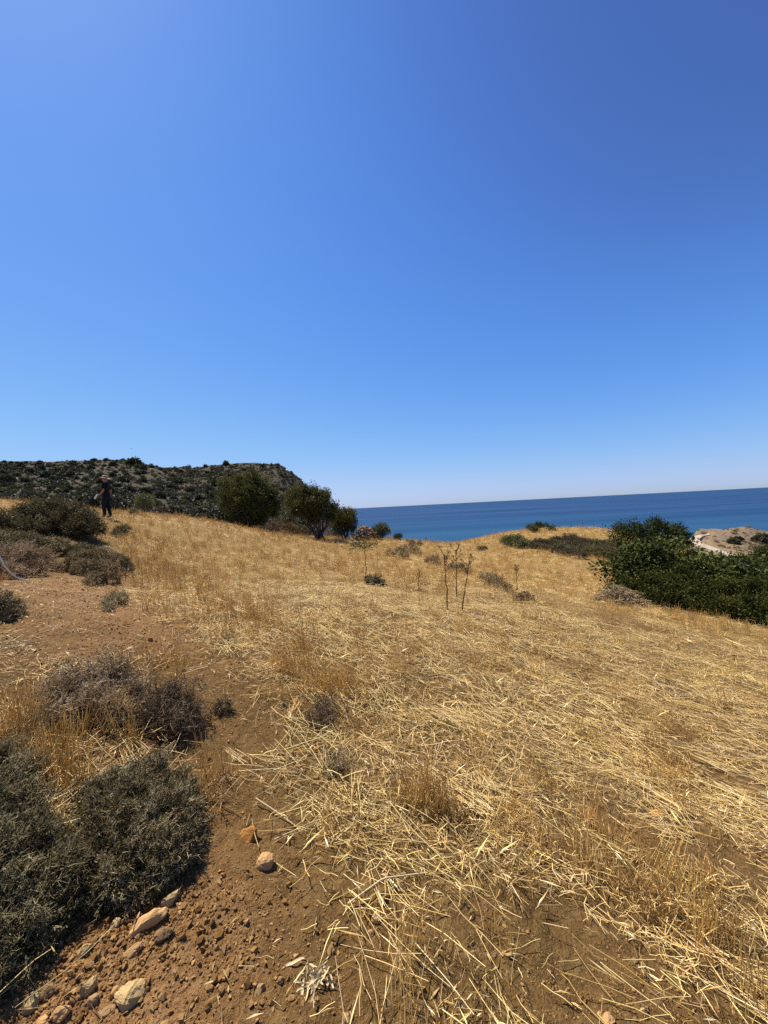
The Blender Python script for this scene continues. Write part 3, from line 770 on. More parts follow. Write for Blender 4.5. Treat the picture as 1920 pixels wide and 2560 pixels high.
# green bushes on the right
tree('broadleaf_bush', 'big broad-leaved dark green bush at the right edge of the field', lobes_px([
    (1545, 1425, 11.6, 34), (1580, 1405, 11.8, 42), (1622, 1392, 12, 42), (1675, 1388, 12.3, 44), (1722, 1408, 12.5, 36), (1765, 1420, 12.5, 32), (1815, 1424, 12.5, 34),
    (1860, 1430, 12.6, 34), (1905, 1432, 12.6, 36), (1965, 1440, 12.6, 50), (1600, 1440, 11.3, 44), (1660, 1440, 11.3, 52), (1730, 1450, 11.4, 50), (1800, 1462, 11.4, 52),
    (1870, 1462, 11.4, 54), (1950, 1480, 11.4, 64), (1560, 1455, 11.1, 26), (2040, 1470, 12, 70)]), 31, 4600, 4, .085, .1, .07, 'carob', stems=18, stem_r=.04, down=-.6, root=gp(1760, 11.8), multi=True, tufts=40,
    outline=ROUND, spread=.5, cat='bush', lump=.6, shell=.4)
tree('fine_leaved_bush', 'low fine-leaved green bush in front of the broad-leaved one', lobes_px([
    (1530, 1478, 10.6, 18), (1562, 1470, 10.6, 24), (1605, 1478, 10.4, 26), (1640, 1462, 10.6, 34), (1680, 1446, 10.8, 36), (1715, 1462, 10.6, 34), (1650, 1503, 10.0, 28), (1695, 1500, 10.0, 34), (1740, 1490, 10.1, 34), (1770, 1520, 9.6, 32),
    (1800, 1485, 10.2, 36), (1845, 1492, 10.1, 38), (1820, 1530, 9.4, 32), (1866, 1538, 9.2, 36), (1900, 1490, 10, 44), (1925, 1540, 9.1, 42), (1960, 1510, 9.6, 48), (2010, 1550, 9.0, 55), (1720, 1524, 9.6, 22)]), 32, 6200, 6, .065, .028, .06, 'mastic', stems=19, stem_r=.02, down=-.8,
    cat='bush', lump=.7, shell=.5, root=gp(1780, 9.7), multi=True, tufts=60)
tree('rounded_bush', 'rounded green bush behind the broad-leaved one, in front of the sea', lobes_px([
    (1555, 1338, 24, 26), (1585, 1328, 24, 24), (1620, 1332, 24, 26), (1655, 1335, 24.3, 26), (1685, 1330, 24.5, 24), (1700, 1350, 24.3, 20), (1570, 1360, 23.6, 26), (1620, 1360, 23.6, 28), (1670, 1362, 23.8, 26), (1718, 1362, 24, 12)]), 33,
    1700, 7, .12, .06, .11, 'mastic', stems=10, stem_r=.05, down=-.7, cat='bush', lump=.4, root=gp(1630, 24), multi=True, tufts=24)
tree('knoll_bush', 'flat dark green bush on the brow right of the sea gap', lobes_px([
    (1328, 1322, 44, 10), (1345, 1319, 44, 12), (1362, 1321, 44, 10), (1380, 1325, 44, 8), (1335, 1327, 43.8, 9)]), 34, 420, 8, .16, .07, .12, 'mastic', stems=5, stem_r=.03, cat='bush', root=gp(1345, 44), multi=True, down=-.8)
tree('green_bush', 'green low bush at the left end of the grey scrub patch', lobes_px([
    (1264, 1355, 24, 13), (1282, 1350, 24, 14), (1300, 1352, 24, 13), (1275, 1362, 23.8, 12), (1295, 1364, 23.8, 13), (1318, 1364, 23.8, 12)], True), 35, 620, 8, .10, .05, .08, 'olive', stems=6, stem_r=.02, cat='bush', multi=True, down=-.8, tufts=8)
tree('roadside_bush', 'dark bush at the right edge below the pale headland', lobes_px([(1905, 1386, 22, 16), (1930, 1385, 22, 24), (1900, 1405, 22, 22), (1960, 1400, 22, 30)]), 36, 700, 7, .12, .05, .1, 'mastic',
     stems=8, stem_r=.04, cat='bush')

# dry brush pile under the green bushes
def brush_pile():
    rng = np.random.default_rng(5)
    p = at(1545, 1512)
    e = empty('brush_pile', p, 'heap of dry grey-brown twigs against the low green bush', 'brush pile')
    n = 900
    mb = MB()
    a = rng.uniform(0, 2*math.pi, n); rr = rng.random(n)**.6
    C = np.stack([rr*np.cos(a)*.66, rr*np.sin(a)*.4, .02+(1-rr**1.5)*.48*rng.random(n)], -1)
    d = rdir(rng, n)*np.array([1, .8, .35]); L = rng.uniform(.1, .32, n)[:, None]
    t = np.linspace(-1, 1, 4)[None, :, None]
    P = C[:, None]+d[:, None]*L[:, None]*t+rng.normal(0, .02, (n, 4, 3))
    P[..., 2] = np.maximum(P[..., 2], ground_h(P[..., 0]+p[0], P[..., 1]+p[1])-p[2]+.005)
    mb.tubes(P, np.full((n, 4), .0055), rng.random(n))
    mb.build('twig', M['twig_grey'], e)
brush_pile()

# shrubs on the left bank
shrub('large_shrub', 'large dark olive-brown shrub in front of the walking person', lobes_px([
    (52, 1302, 12.6, 34), (95, 1284, 12.6, 36), (140, 1280, 12.6, 36), (182, 1286, 12.4, 34), (215, 1302, 12.2, 28), (240, 1322, 12, 20), (140, 1318, 12, 36), (195, 1322, 11.9, 28), (75, 1326, 12, 34),
    (10, 1318, 12.4, 34), (-50, 1310, 12.6, 48), (-110, 1315, 12.6, 50)]), 41, 8500, .13, .0055, 'twig_dark', 'cush_green', 6, .05, .02, 2, .95, 90, .012, .6, .7, .8, lump=.35, down=-.8)
shrub('dome_shrub', 'small domed grey-green shrub between the large shrub and the cushion', lobes_px([(128, 1366, 10.1, 20), (146, 1364, 10.1, 21), (138, 1376, 9.9, 18)], True), 42, 700, .09, .0045, 'twig_grey', 'cush_grey', 4, .035, .014)
shrub('low_green_shrub', 'low greenish shrub just behind the domed cushion', lobes_px([(180, 1378, 9.5, 17), (205, 1374, 9.5, 18), (235, 1378, 9.6, 16), (192, 1388, 9.3, 16), (258, 1385, 9.6, 11)], True), 43, 900, .09, .0045, 'twig_dark', 'cush_green', 5, .035, .014)
shrub('cushion_shrub', 'smooth domed spiny cushion shrub beside the red path', lobes_px([
    (205, 1412, 8.2, 36), (245, 1404, 8.3, 38), (285, 1412, 8.4, 32), (312, 1424, 8.4, 20), (255, 1432, 7.9, 34), (215, 1428, 8, 32), (240, 1452, 7.7, 24), (275, 1455, 7.7, 22)]), 44, 5200, .055, .004, 'twig_grey', 'cush_grey', 4, .024, .010, 3, .9, 70, .008, .22, .4, 1.2, lump=.10)
shrub('matted_shrub', 'matted grey-purple shrub at the left edge behind the white stick', lobes_px([
    (10, 1400, 8.2, 42), (50, 1396, 8.3, 42), (95, 1402, 8.3, 36), (125, 1422, 8.1, 26), (75, 1430, 7.9, 32), (20, 1435, 7.8, 34), (-40, 1405, 8.3, 52)]), 45, 3600, .08, .0045, 'twig_grey', 'cush_grey', 3, .03, .012, 3, lump=.3)
shrub('matted_shrub', 'brownish green matted shrub at the left edge below the large shrub', lobes_px([
    (15, 1356, 10.3, 32), (60, 1358, 10.3, 30), (98, 1364, 10, 26), (40, 1374, 9.8, 28), (-30, 1360, 10.3, 40)]), 46, 2200, .09, .005, 'twig_grey', 'cush_green', 4, .035, .014, 3, lump=.3)
shrub('edge_shrub', 'dark green shrub cut by the left edge beside the path', lobes_px([(0, 1518, 5.0, 34), (30, 1525, 4.95, 26), (-40, 1520, 5.1, 50), (18, 1540, 4.8, 24)], True), 47, 1500, .055, .003, 'twig_grey', 'cush_green', 4, .02, .008, 3, lump=.3)
shrub('sparse_shrub', 'little sparse spiny shrub at the right edge of the red path', lobes_px([(285, 1505, 5.2, 22), (305, 1498, 5.2, 18), (275, 1515, 5.1, 16)], True), 48, 260, .09, .0032, 'twig_grey', 'cush_green', 2, .02, .007, 3, stems=30, stem_r=.004)
shrub('sparse_shrub', 'small dark shrub right of the large one, in the orange grass', lobes_px([(300, 1328, 11.8, 14), (315, 1322, 11.9, 12), (290, 1335, 11.6, 12)], True), 49, 380, .10, .005, 'twig_dark', 'cush_green', 4, .04, .015)
shrub('sparse_shrub', 'tiny shrub on the brow of the field right of the person', lobes_px([(333, 1282, 19, 8), (338, 1281, 19, 8)], True), 50, 160, .12, .006, 'twig_dark', 'cush_green', 4, .05, .02)
shrub('spiny_shrub', 'wide spiny grey shrub in the left foreground, upper of two mounds', lobes_px([
    (150, 1745, 3.05, 48), (210, 1715, 3.15, 52), (285, 1705, 3.2, 50), (330, 1745, 3.1, 40), (240, 1770, 2.95, 52), (165, 1795, 2.8, 44), (300, 1795, 2.9, 38), (105, 1790, 2.85, 34)]), 51, 3300, .085, .0021, 'twig_grey', 'dark_green', 3, .016, .006, 4, 1.0, 200, .004, .75, .9, .7, lump=.9)
shrub('spiny_shrub', 'dark twiggy shrub right of the wide spiny one, by bare soil', lobes_px([
    (415, 1760, 2.95, 48), (450, 1780, 2.9, 42), (395, 1800, 2.85, 42), (440, 1820, 2.8, 36), (475, 1800, 2.85, 26)]), 52, 1500, .075, .0021, 'twig_dark', 'dark_green', 2, .014, .005, 4, 1.0, 90, .004, .75, .9, .7, lump=.9)
shrub('foreground_cushion', 'dense grey-brown spiny cushion overhanging the stones in the left foreground', lobes_px([
    (265, 1992, 2.1, 52), (345, 1968, 2.15, 62), (420, 1998, 2.05, 60), (290, 2055, 1.9, 82), (390, 2065, 1.9, 80), (258, 2125, 1.78, 58), (340, 2145, 1.72, 82), (425, 2130, 1.78, 62), (285, 2200, 1.62, 54), (462, 2070, 1.88, 36), (365, 2210, 1.62, 42)]),
    53, 9800, .048, .0017, 'twig_grey', 'dark_green', 5, .012, .0045, 3, .85, 160, .0035, .4, .6, 1.1, lump=.45)
shrub('foreground_mat', 'dark green twiggy mat filling the lower left corner', lobes_px([
    (-5, 1905, 2.3, 40), (-5, 1980, 2.05, 62), (-10, 2060, 1.85, 80), (60, 2120, 1.75, 56), (20, 2150, 1.7, 90), (120, 2190, 1.62, 70), (50, 2250, 1.52, 88), (150, 2260, 1.5, 56), (35, 2340, 1.4, 76), (-70, 2050, 1.9, 100), (-70, 2230, 1.6, 120), (-40, 2400, 1.35, 90), (95, 2325, 1.42, 52)]),
    54, 9500, .06, .0017, 'twig_dark', 'dark_green', 4, .013, .0048, 4, .85, 180, .0035, .5, .8, .9, lump=.7)
shrub('little_shrub', 'small dark spiky shrub standing alone in the straw near the soil path', lobes_px([(800, 1790, 2.75, 30), (815, 1765, 2.8, 24), (785, 1805, 2.7, 22)], True), 55, 210, .07, .0018, 'twig_dark', 'cush_grey', 2, .014, .005, 4, 1.0, 40, .003, .6, .7, .8)
shrub('little_shrub', 'small grey flattened shrub just below the small dark spiky one', lobes_px([(840, 1905, 2.3, 30), (820, 1920, 2.25, 22)], True), 56, 90, .06, .0016, 'twig_grey', 'cush_grey', 2, .012, .005, 4, .8, 30, .003, .6, .8, .7)
shrub('little_shrub', 'small dark tuft at the right end of the spiny shrubs', lobes_px([(560, 1765, 2.95, 16), (548, 1775, 2.9, 14)], True), 57, 160, .05, .0018, 'twig_dark', 'cush_grey', 2, .014, .005, 3)
shrub('little_shrub', 'tiny grey tuft in bare soil above the spiny shrubs', lobes_px([(562, 1606, 4.1, 10), (572, 1610, 4.1, 9)], True), 58, 110, .05, .002, 'twig_grey', 'cush_grey', 2, .014, .005, 3)
# low grey shrubs along the furrow in the middle of the field
for i, (rows, lab) in enumerate([
    ([(975, 1384, 21, 12), (1000, 1380, 21, 15), (1025, 1372, 21.3, 17), (1040, 1380, 21, 13), (1010, 1390, 20.6, 12)], 'wide low grey shrub nearest the sea gap'),
    ([(1072, 1402, 18.3, 10), (1088, 1400, 18.3, 12), (1092, 1408, 18.1, 9)], 'grey shrub second from the sea gap along the furrow'),
    ([(1130, 1420, 16.6, 12), (1150, 1422, 16.5, 13), (1168, 1432, 16, 10)], 'grey shrub behind the three dead stalks'),
    ([(1215, 1446, 13.6, 16), (1235, 1452, 13.2, 18), (1255, 1468, 12.4, 18), (1275, 1478, 12, 14), (1225, 1462, 12.9, 14)], 'largest rounded grey shrub right of the three dead stalks'),
    ([(1300, 1502, 10.2, 9), (1316, 1500, 10.2, 10)], 'little dark clump at the lower right end of the furrow'),
    ([(930, 1455, 11.2, 13), (945, 1458, 11.1, 11)], 'small grey clump at the foot of the leafy stem'),
    ([(1210, 1372, 24.5, 8), (1200, 1373, 24.5, 7)], 'faint low grey clump left of the green low bush'),
    ([(1030, 1358, 29.5, 8), (1048, 1361, 29.5, 8), (1018, 1352, 29.8, 5)], 'low dark clump at the left rim of the sea gap')]):
    shrub('low_shrub', lab, lobes_px(rows, True), 60+i, 320 if i else 700, .13, .006, 'twig_grey', 'cush_grey', 4, .05, .022, 3, lump=.3)

# grey cushions of the scrub patch on the knoll: one mesh pair, many plants
def knoll_cushions():
    rng = np.random.default_rng(77)
    protos = []
    for k in range(4):
        lb = lobes_rand(rng, .62, .62, .48, 6, .55)
        P, D = crown_points(rng, lb, 420, .35, .9, -.2, lambda P: 0*P[:, 2]+.01, .3)
        tw = MB(); lf = MB()
        sprigs(rng, tw, P, D, .13, .006, 2, 1.0, .6, lf, 4, .055, .025)
        protos.append((tw.mesh('twig', M['twig_dark']), lf.mesh('foliage', M['cush_green' if k == 1 else 'dark_green'])))
    i = 0
    spots = []
    while len(spots) < 64:
        px = rng.uniform(1325, 1552); py = rng.uniform(1356, 1402)
        top = np.interp(px, [1320, 1400, 1470, 1550], [1362, 1354, 1358, 1368]); bot = np.interp(px, [1320, 1360, 1450, 1550], [1374, 1380, 1398, 1404])
        if not (top < py < bot): continue
        spots.append((px, py))
    spots.sort(key=lambda s: s[1])
    for px, py in spots:
        p = at(px, py)
        if p is None: continue
        e = empty('grey_cushion', p, 'dark grey spiny cushion in the scrub patch on the knoll', 'shrub', 'grey cushions of the knoll scrub patch')
        e.rotation_euler = (0, 0, rng.uniform(0, 6.28)); s = rng.uniform(.85, 1.5); e.scale = (s, s, s*rng.uniform(.8, 1.1))
        a, b = protos[i % 4]; i += 1
        link('twig', a, e); link('foliage', b, e)
knoll_cushions()

# hillside shrubs
def hill_shrubs():
    rng = np.random.default_rng(90)
    protos = []
    for k in range(6):
        lb = lobes_rand(rng, 1.0, 1.0, 1.0, 5, .6)
        P, D = crown_points(rng, lb, 280, .4, .95, -.3, lambda P: 0*P[:, 2], .35)
        mb = MB(); leaf_cloud(rng, mb, P, D, 3, .30, .20, .10, .6)
        protos.append(mb.mesh('hillside_shrub', M['scrub']))
    n = 0; taken = []
    while n < 295:
        px = rng.uniform(-20, 770); t = rng.random()**.75
        if px > 450 and rng.random() < .45: continue
        if gnoise(np.array(px/90.), np.array(t*4), 7) < -.3 and rng.random() < .6: continue
        P = hill_pos(np.array([px]), np.array([t]))[0]
        s = rng.lognormal(0, .33)*(1.2 if t < .9 else .85)
        if any((P[0]-q[0])**2+((P[1]-q[1])*.5)**2 < (s*.9+.4)**2 for q in taken): continue
        taken.append(P)
        o = link('hillside_shrub', protos[n % 6])
        o.location = Vector(P)-Vector((0, 0, .2)); o.rotation_euler = (0, 0, rng.uniform(0, 6.28)); o.scale = (s, s, s*rng.uniform(.85, 1.2))
        third = 'left' if px < 200 else ('middle' if px < 450 else 'right')
        where = 'on the skyline' if t > .93 else ('on the upper slope' if t > .55 else 'on the lower slope')
        tag(o, 'dark rounded shrub %s of the far hill, %s third' % (where, third), 'shrub', 'dark shrubs %s of the far hill, %s third' % (where, third))
        n += 1
    return protos
HP = hill_shrubs()
for i, (px, row, d, s, lab) in enumerate([(1832, 1358, 61, .75, 'small dark bush left of the larger one on the pale headland'), (1906, 1356, 62, 1.25, 'larger dark bush high on the pale headland'), (1845, 1350, 65, .6, 'low brown clump near the top of the pale headland')]):
    o = link('headland_bush', HP[i]); p = pix_points(np.array([px]), np.array([row]), head_depth(np.array([px]), np.array([row])))[0]
    o.location = Vector(p); o.scale = (s*1.2, s*1.2, s); tag(o, lab, 'bush')
# ---------------------------------------------------------------- straw, stubble, chaff, pebbles (uncountable: scattered by geometry nodes)
def proto_collection(name, meshes):
    c = bpy.data.collections.new(name)
    for i, me in enumerate(meshes):
        o = bpy.data.objects.new('%s_%02d' % (name, i), me); c.objects.link(o)
    return c
def scatter(name, P, rot, scl, idx, coll, label, cat):
    me = bpy.data.meshes.new(name)
    n = len(P)
    me.vertices.add(n); me.vertices.foreach_set('co', np.asarray(P, np.float32).ravel())
    for nm, ty, val, key in (('rot', 'FLOAT_VECTOR', rot, 'vector'), ('scl', 'FLOAT_VECTOR', scl, 'vector'), ('idx', 'INT', idx, 'value')):
        a = me.attributes.new(nm, ty, 'POINT'); a.data.foreach_set(key, np.asarray(val, np.int32 if ty == 'INT' else np.float32).ravel())
    me.update()
    o = link(name, me)
    ng = bpy.data.node_groups.new(name+'_scatter', 'GeometryNodeTree')
    ng.interface.new_socket('Geometry', in_out='INPUT', socket_type='NodeSocketGeometry')
    ng.interface.new_socket('Geometry', in_out='OUTPUT', socket_type='NodeSocketGeometry')
    N = ng.nodes; L = ng.links
    gi = N.new('NodeGroupInput'); go = N.new('NodeGroupOutput')
    ci = N.new('GeometryNodeCollectionInfo'); ci.inputs['Collection'].default_value = coll
    ci.inputs['Separate Children'].default_value = True; ci.inputs['Reset Children'].default_value = True
    ip = N.new('GeometryNodeInstanceOnPoints'); ip.inputs['Pick Instance'].default_value = True
    def na(nm, ty):
        x = N.new('GeometryNodeInputNamedAttribute'); x.data_type = ty; x.inputs['Name'].default_value = nm; return x.outputs[0]
    er = N.new('FunctionNodeEulerToRotation')
    L.new(gi.outputs[0], ip.inputs['Points']); L.new(ci.outputs[0], ip.inputs['Instance'])
    L.new(na('idx', 'INT'), ip.inputs['Instance Index']); L.new(na('rot', 'FLOAT_VECTOR'), er.inputs[0]); L.new(er.outputs[0], ip.inputs['Rotation'])
    L.new(na('scl', 'FLOAT_VECTOR'), ip.inputs['Scale']); L.new(ip.outputs[0], go.inputs[0])
    md = o.modifiers.new('scatter', 'NODES'); md.node_group = ng
    tag(o, label, cat, kind='stuff')
    return o

def straw_paths(rng, n, Lr, rad, aligned, zr, pitch, K=3, curve=.04):
    a = rng.normal(0, aligned, n)+(rng.random(n) < .5)*math.pi
    L = rng.uniform(Lr[0], Lr[1], n)
    c = np.stack([rng.normal(0, rad, n), rng.normal(0, rad, n), rng.uniform(zr[0], zr[1], n)], -1)
    p = rng.normal(0, pitch, n)
    d = np.stack([np.cos(a)*np.cos(p), np.sin(a)*np.cos(p), np.sin(p)], -1)
    t = np.linspace(-.5, .5, K)
    P = c[:, None]+d[:, None]*(L[:, None]*t[None])[..., None]
    P += rng.normal(0, curve, (n, K, 3))*L[:, None, None]*np.array([1, 1, .4])
    P[..., 2] = np.maximum(P[..., 2], .003)
    return P
def lying_clump(seed, n=15, rad=.13, L=(.06, .30), al=.30, r=(.0009, .0020), zmax=.055, pitch=.14, K=4, curve=.014):
    rng = np.random.default_rng(seed); mb = MB()
    P = straw_paths(rng, n, L, rad, al, (.004, zmax), pitch, K, curve)
    rr = rng.uniform(r[0], r[1], n)[:, None]
    rn = rng.random(n)
    mb.tubes(P, rr*np.array([[1.1, 1.0, .95, .8]]), rn)
    # torn leaf blades still on the stems
    k = max(3, n//3); i = rng.integers(0, n, k); q = P[i, 1]
    d = unit(P[i, 2]-P[i, 1])+rdir(rng, k)*np.array([1, 1, .4])*.8; mb.leaves(q, d, rdir(rng, k)+np.array([0, 0, 1.]), rng.uniform(.04, .13, k), rng.uniform(.003, .0065, k), np.clip(rn[i]+rng.normal(0, .2, k), 0, 1), .3)
    return mb.mesh('lying', M['straw'])
def random_clump(seed, n=12, rad=.14):
    return lying_clump(seed, n, rad, (.04, .26), 1.6, zmax=.06, pitch=.28, curve=.03)
def bundle(seed):
    """a sheaf of a few parallel stems"""
    return lying_clump(seed, 9, .022, (.14, .38), .10, (.0012, .0024), .04, .05, 4, .008)
def mat_clump(seed):
    """matted short broken straw"""
    return lying_clump(seed, 34, .12, (.025, .14), 1.2, (.0008, .0020), .045, .3, 4, .05)
def standing_tuft(seed, n=20, rad=.05, H=(.08, .30), lean=.16, r=.0018):
    rng = np.random.default_rng(seed); mb = MB()
    h = rng.uniform(H[0], H[1], n)*rng.uniform(.6, 1, n)
    b = np.stack([rng.normal(0, rad, n), rng.normal(0, rad, n), np.full(n, -.02)], -1)
    l = rng.normal(0, lean, (n, 2))
    K = 3; t = np.linspace(0, 1, K)
    P = b[:, None]+np.stack([l[:, :1]*h[:, None]*t**1.4, l[:, 1:]*h[:, None]*t**1.4, (h[:, None]+.02)*t], -1)
    P += rng.normal(0, .012, (n, K, 3))*h[:, None, None]
    mb.tubes(P, rng.uniform(.7, 1.3, n)[:, None]*r*np.array([[1.1, 1, .75]]), rng.random(n))
    k = n//2; i = rng.integers(0, n, k)
    mb.leaves(P[i, 0]+(P[i, 1]-P[i, 0])*rng.random((k, 1)), rdir(rng, k)*np.array([1, 1, .5])+np.array([0, 0, .5]), rdir(rng, k), rng.uniform(.04, .11, k), .005, rng.random(k))
    return mb.mesh('standing', M['stub'])
def chaff_clump(seed, n=34):
    rng = np.random.default_rng(seed); mb = MB()
    P = straw_paths(rng, n, (.015, .09), .12, 2.0, (.003, .02), .25, 2, .02)
    mb.tubes(P, np.full((n, 2), .0011)*rng.uniform(.7, 1.4, (n, 1)), rng.random(n))
    k = 14; C = np.stack([rng.normal(0, .12, k), rng.normal(0, .12, k), rng.uniform(.004, .02, k)], -1)
    mb.leaves(C, rdir(rng, k)*np.array([1, 1, .3]), rdir(rng, k)*.6+np.array([0, 0, 1.]), rng.uniform(.02, .06, k), rng.uniform(.004, .009, k), rng.random(k))
    return mb.mesh('chaff', M['chaff'])

def slope_euler(x, y, yaw):
    e = .12
    gx = (ground_h(x+e, y)-ground_h(x-e, y))/(2*e); gy = (ground_h(x, y+e)-ground_h(x, y-e))/(2*e)
    # yaw in the ground plane, tilted to the slope: R = T(n) * Rz(yaw)
    n = unit(np.stack([-gx, -gy, np.ones_like(gx)], -1))
    c, s = np.cos(yaw), np.sin(yaw)
    X = np.stack([c, s, np.zeros_like(c)], -1); X = unit(X-n*(X*n).sum(-1, keepdims=True)); Y = np.cross(n, X)
    # euler XYZ from matrix columns X, Y, n
    sy = -X[:, 2]
    return np.stack([np.arctan2(Y[:, 2], n[:, 2]), np.arcsin(np.clip(sy, -1, 1)), np.arctan2(X[:, 1], X[:, 0])], -1)
def sector(rng, n, r0, r1, half=58):
    r = np.sqrt(rng.uniform(r0*r0, r1*r1, n)); a = np.radians(rng.uniform(-half, half, n))
    return r*np.sin(a), r*np.cos(a)
def sector_area(r0, r1, half=58): return math.radians(half)*(r1*r1-r0*r0)
MOW = math.atan2(-.73, .68)

def in_shrub_zone(x, y):
    """keep straw from growing through the dense shrubs on the left"""
    return poly_sd(x, y, SOIL) < -.05
def make_straw():
    rng = np.random.default_rng(123)
    LY = [lying_clump(200+i, 14, .15, (.06, .36), .34) for i in range(4)]+[bundle(215+i) for i in range(3)]+[random_clump(230+i) for i in range(3)]+[mat_clump(240+i) for i in range(4)]
    cl = proto_collection('lying', LY)
    Ps = []; Rs = []; Ss = []; Is = []
    for r0, r1, dens, sc in ((.55, 3.5, 46, .95), (3.5, 8, 44, 1.05), (8, 18, 9, 1.3), (18, 48, 1.8, 1.8)):
        n = int(sector_area(r0, r1)*dens)
        x, y = sector(rng, n, r0, r1)
        keep = rng.random(n) < np.maximum(straw_dens(x, y), .035*(np.hypot(x, y) < 5))
        x, y = x[keep], y[keep]; n = len(x)
        al = rng.random(n) < .5
        yaw = np.where(al, MOW+rng.normal(0, .22, n), rng.uniform(0, 6.28, n))
        idx = rng.choice(14, n, p=[.085]*4+[.035]*3+[.075]*3+[.0825]*4)
        Ps.append(np.stack([x, y, ground_h(x, y)+.002+.02*rng.random(n)], -1)); Rs.append(slope_euler(x, y, yaw)+rng.normal(0, .06, (n, 3))*np.array([1, 1, 0]))
        s = sc*rng.uniform(.7, 1.25, n); Ss.append(np.stack([s, s, s], -1)); Is.append(idx)
    scatter('fallen_straw', np.concatenate(Ps), np.concatenate(Rs), np.concatenate(Ss), np.concatenate(Is), cl, 'pale mown straw lying over the field', 'straw')

    ST = [standing_tuft(300+i, 15, .055, (.06, .25), .18) for i in range(5)]+[standing_tuft(320+i, 20, .06, (.12, .36), .13) for i in range(4)]
    cs = proto_collection('standing', ST)
    Ps = []; Rs = []; Ss = []; Is = []
    for r0, r1, dens, sc in ((.7, 3.5, 18, .8), (3.5, 8, 26, .85), (8, 18, 22, 1.0), (18, 48, 10, 1.25)):
        n = int(sector_area(r0, r1)*dens)
        x, y = sector(rng, n, r0, r1)
        rowc = np.cos((x*.73+y*.68)*2*math.pi/.55+1.5*gnoise(x*.7, y*.7, 33))
        pat = sstep(-.15, .35, fbm(x*.7+9, y*.7, 37, 2)+.18*rowc)
        band = np.exp(-((poly_sd(x, y, SOIL)-.5-.03*np.hypot(x, y))/(.35+.05*np.hypot(x, y)))**2)*sstep(3.2, 5, y)
        want = straw_dens(x, y)*np.clip(.22+.6*pat+1.0*band+sstep(7, 16, y)*.4, 0, 1)
        keep = rng.random(n) < want
        x, y, band = x[keep], y[keep], band[keep]; n = len(x)
        tall = rng.random(n) < .28+.5*band
        Ps.append(np.stack([x, y, ground_h(x, y)], -1)); Rs.append(slope_euler(x, y, rng.uniform(0, 6.28, n))*.5+np.stack([0*x, 0*x, rng.uniform(0, 6.28, n)], -1))
        s = sc*rng.uniform(.7, 1.2, n); Ss.append(np.stack([s, s, s*rng.uniform(.7, 1.15, n)], -1)); Is.append(np.where(tall, rng.integers(5, 9, n), rng.integers(0, 5, n)))
    # tufts that can be seen standing in the photograph
    for px, py, k, spread in [(1085, 2030, 10, .06), (1050, 2010, 4, .05), (730, 1690, 14, .14), (850, 1735, 16, .15), (800, 1700, 8, .15), (1010, 1690, 3, .12), (1660, 1830, 3, .05), (1560, 2200, 8, .18), (1680, 2270, 8, .18),
                             (1500, 2130, 3, .14), (1340, 2060, 4, .14), (1400, 2020, 3, .12), (1800, 2420, 3, .14), (1880, 2480, 2, .1), (1030, 2460, 2, .06), (1650, 1900, 3, .1), (760, 1640, 6, .16), (640, 1560, 16, .25), (300, 1690, 3, .1), (420, 1680, 4, .12), (500, 2020, 2, .04), (520, 1940, 2, .04), (560, 1500, 16, .3), (460, 1440, 16, .35), (400, 1400, 14, .4), (1230, 1960, 3, .1), (20, 1820, 5, .1), (250, 1830, 4, .1), (120, 1900, 6, .08), (150, 1960, 5, .06), (60, 1840, 5, .12), (370, 1650, 3, .1), (1600, 1535, 10, .3), (1680, 1548, 14, .35), (1760, 1562, 14, .35), (1840, 1580, 14, .35), (1900, 1590, 12, .3), (1540, 1520, 8, .3)]:
        p = at(px, py)
        x = p[0]+rng.normal(0, spread, k); y = p[1]+rng.normal(0, spread*.7, k)
        Ps.append(np.stack([x, y, ground_h(x, y)], -1)); Rs.append(np.stack([rng.normal(0, .2, k), rng.normal(0, .2, k), rng.uniform(0, 6.28, k)], -1))
        s = rng.uniform(.75, 1.05, k); Ss.append(np.stack([s*.8, s*.8, s], -1)); Is.append(rng.integers(5, 9, k))
    scatter('standing_stubble', np.concatenate(Ps), np.concatenate(Rs), np.concatenate(Ss), np.concatenate(Is), cs, 'orange-brown standing stubble stalks of the field', 'stubble')

    CH = [chaff_clump(400+i) for i in range(6)]
    cc = proto_collection('chaff', CH)
    Ps = []; Rs = []; Ss = []; Is = []
    for r0, r1, dens, sc in ((.55, 3.5, 40, .9), (3.5, 9, 22, 1.2)):
        n = int(sector_area(r0, r1)*dens)
        x, y = sector(rng, n, r0, r1)
        keep = rng.random(n) < np.maximum(straw_dens(x, y)**1.3, .06+.5*sstep(2.2, 4, y))
        x, y = x[keep], y[keep]; n = len(x)
        Ps.append(np.stack([x, y, ground_h(x, y)], -1)); Rs.append(slope_euler(x, y, rng.uniform(0, 6.28, n)))
        s = sc*rng.uniform(.7, 1.3, n); Ss.append(np.stack([s, s, s], -1)); Is.append(rng.integers(0, 6, n))
    scatter('chaff', np.concatenate(Ps), np.concatenate(Rs), np.concatenate(Ss), np.concatenate(Is), cc, 'short broken bits of chaff littering the soil', 'chaff')
make_straw()

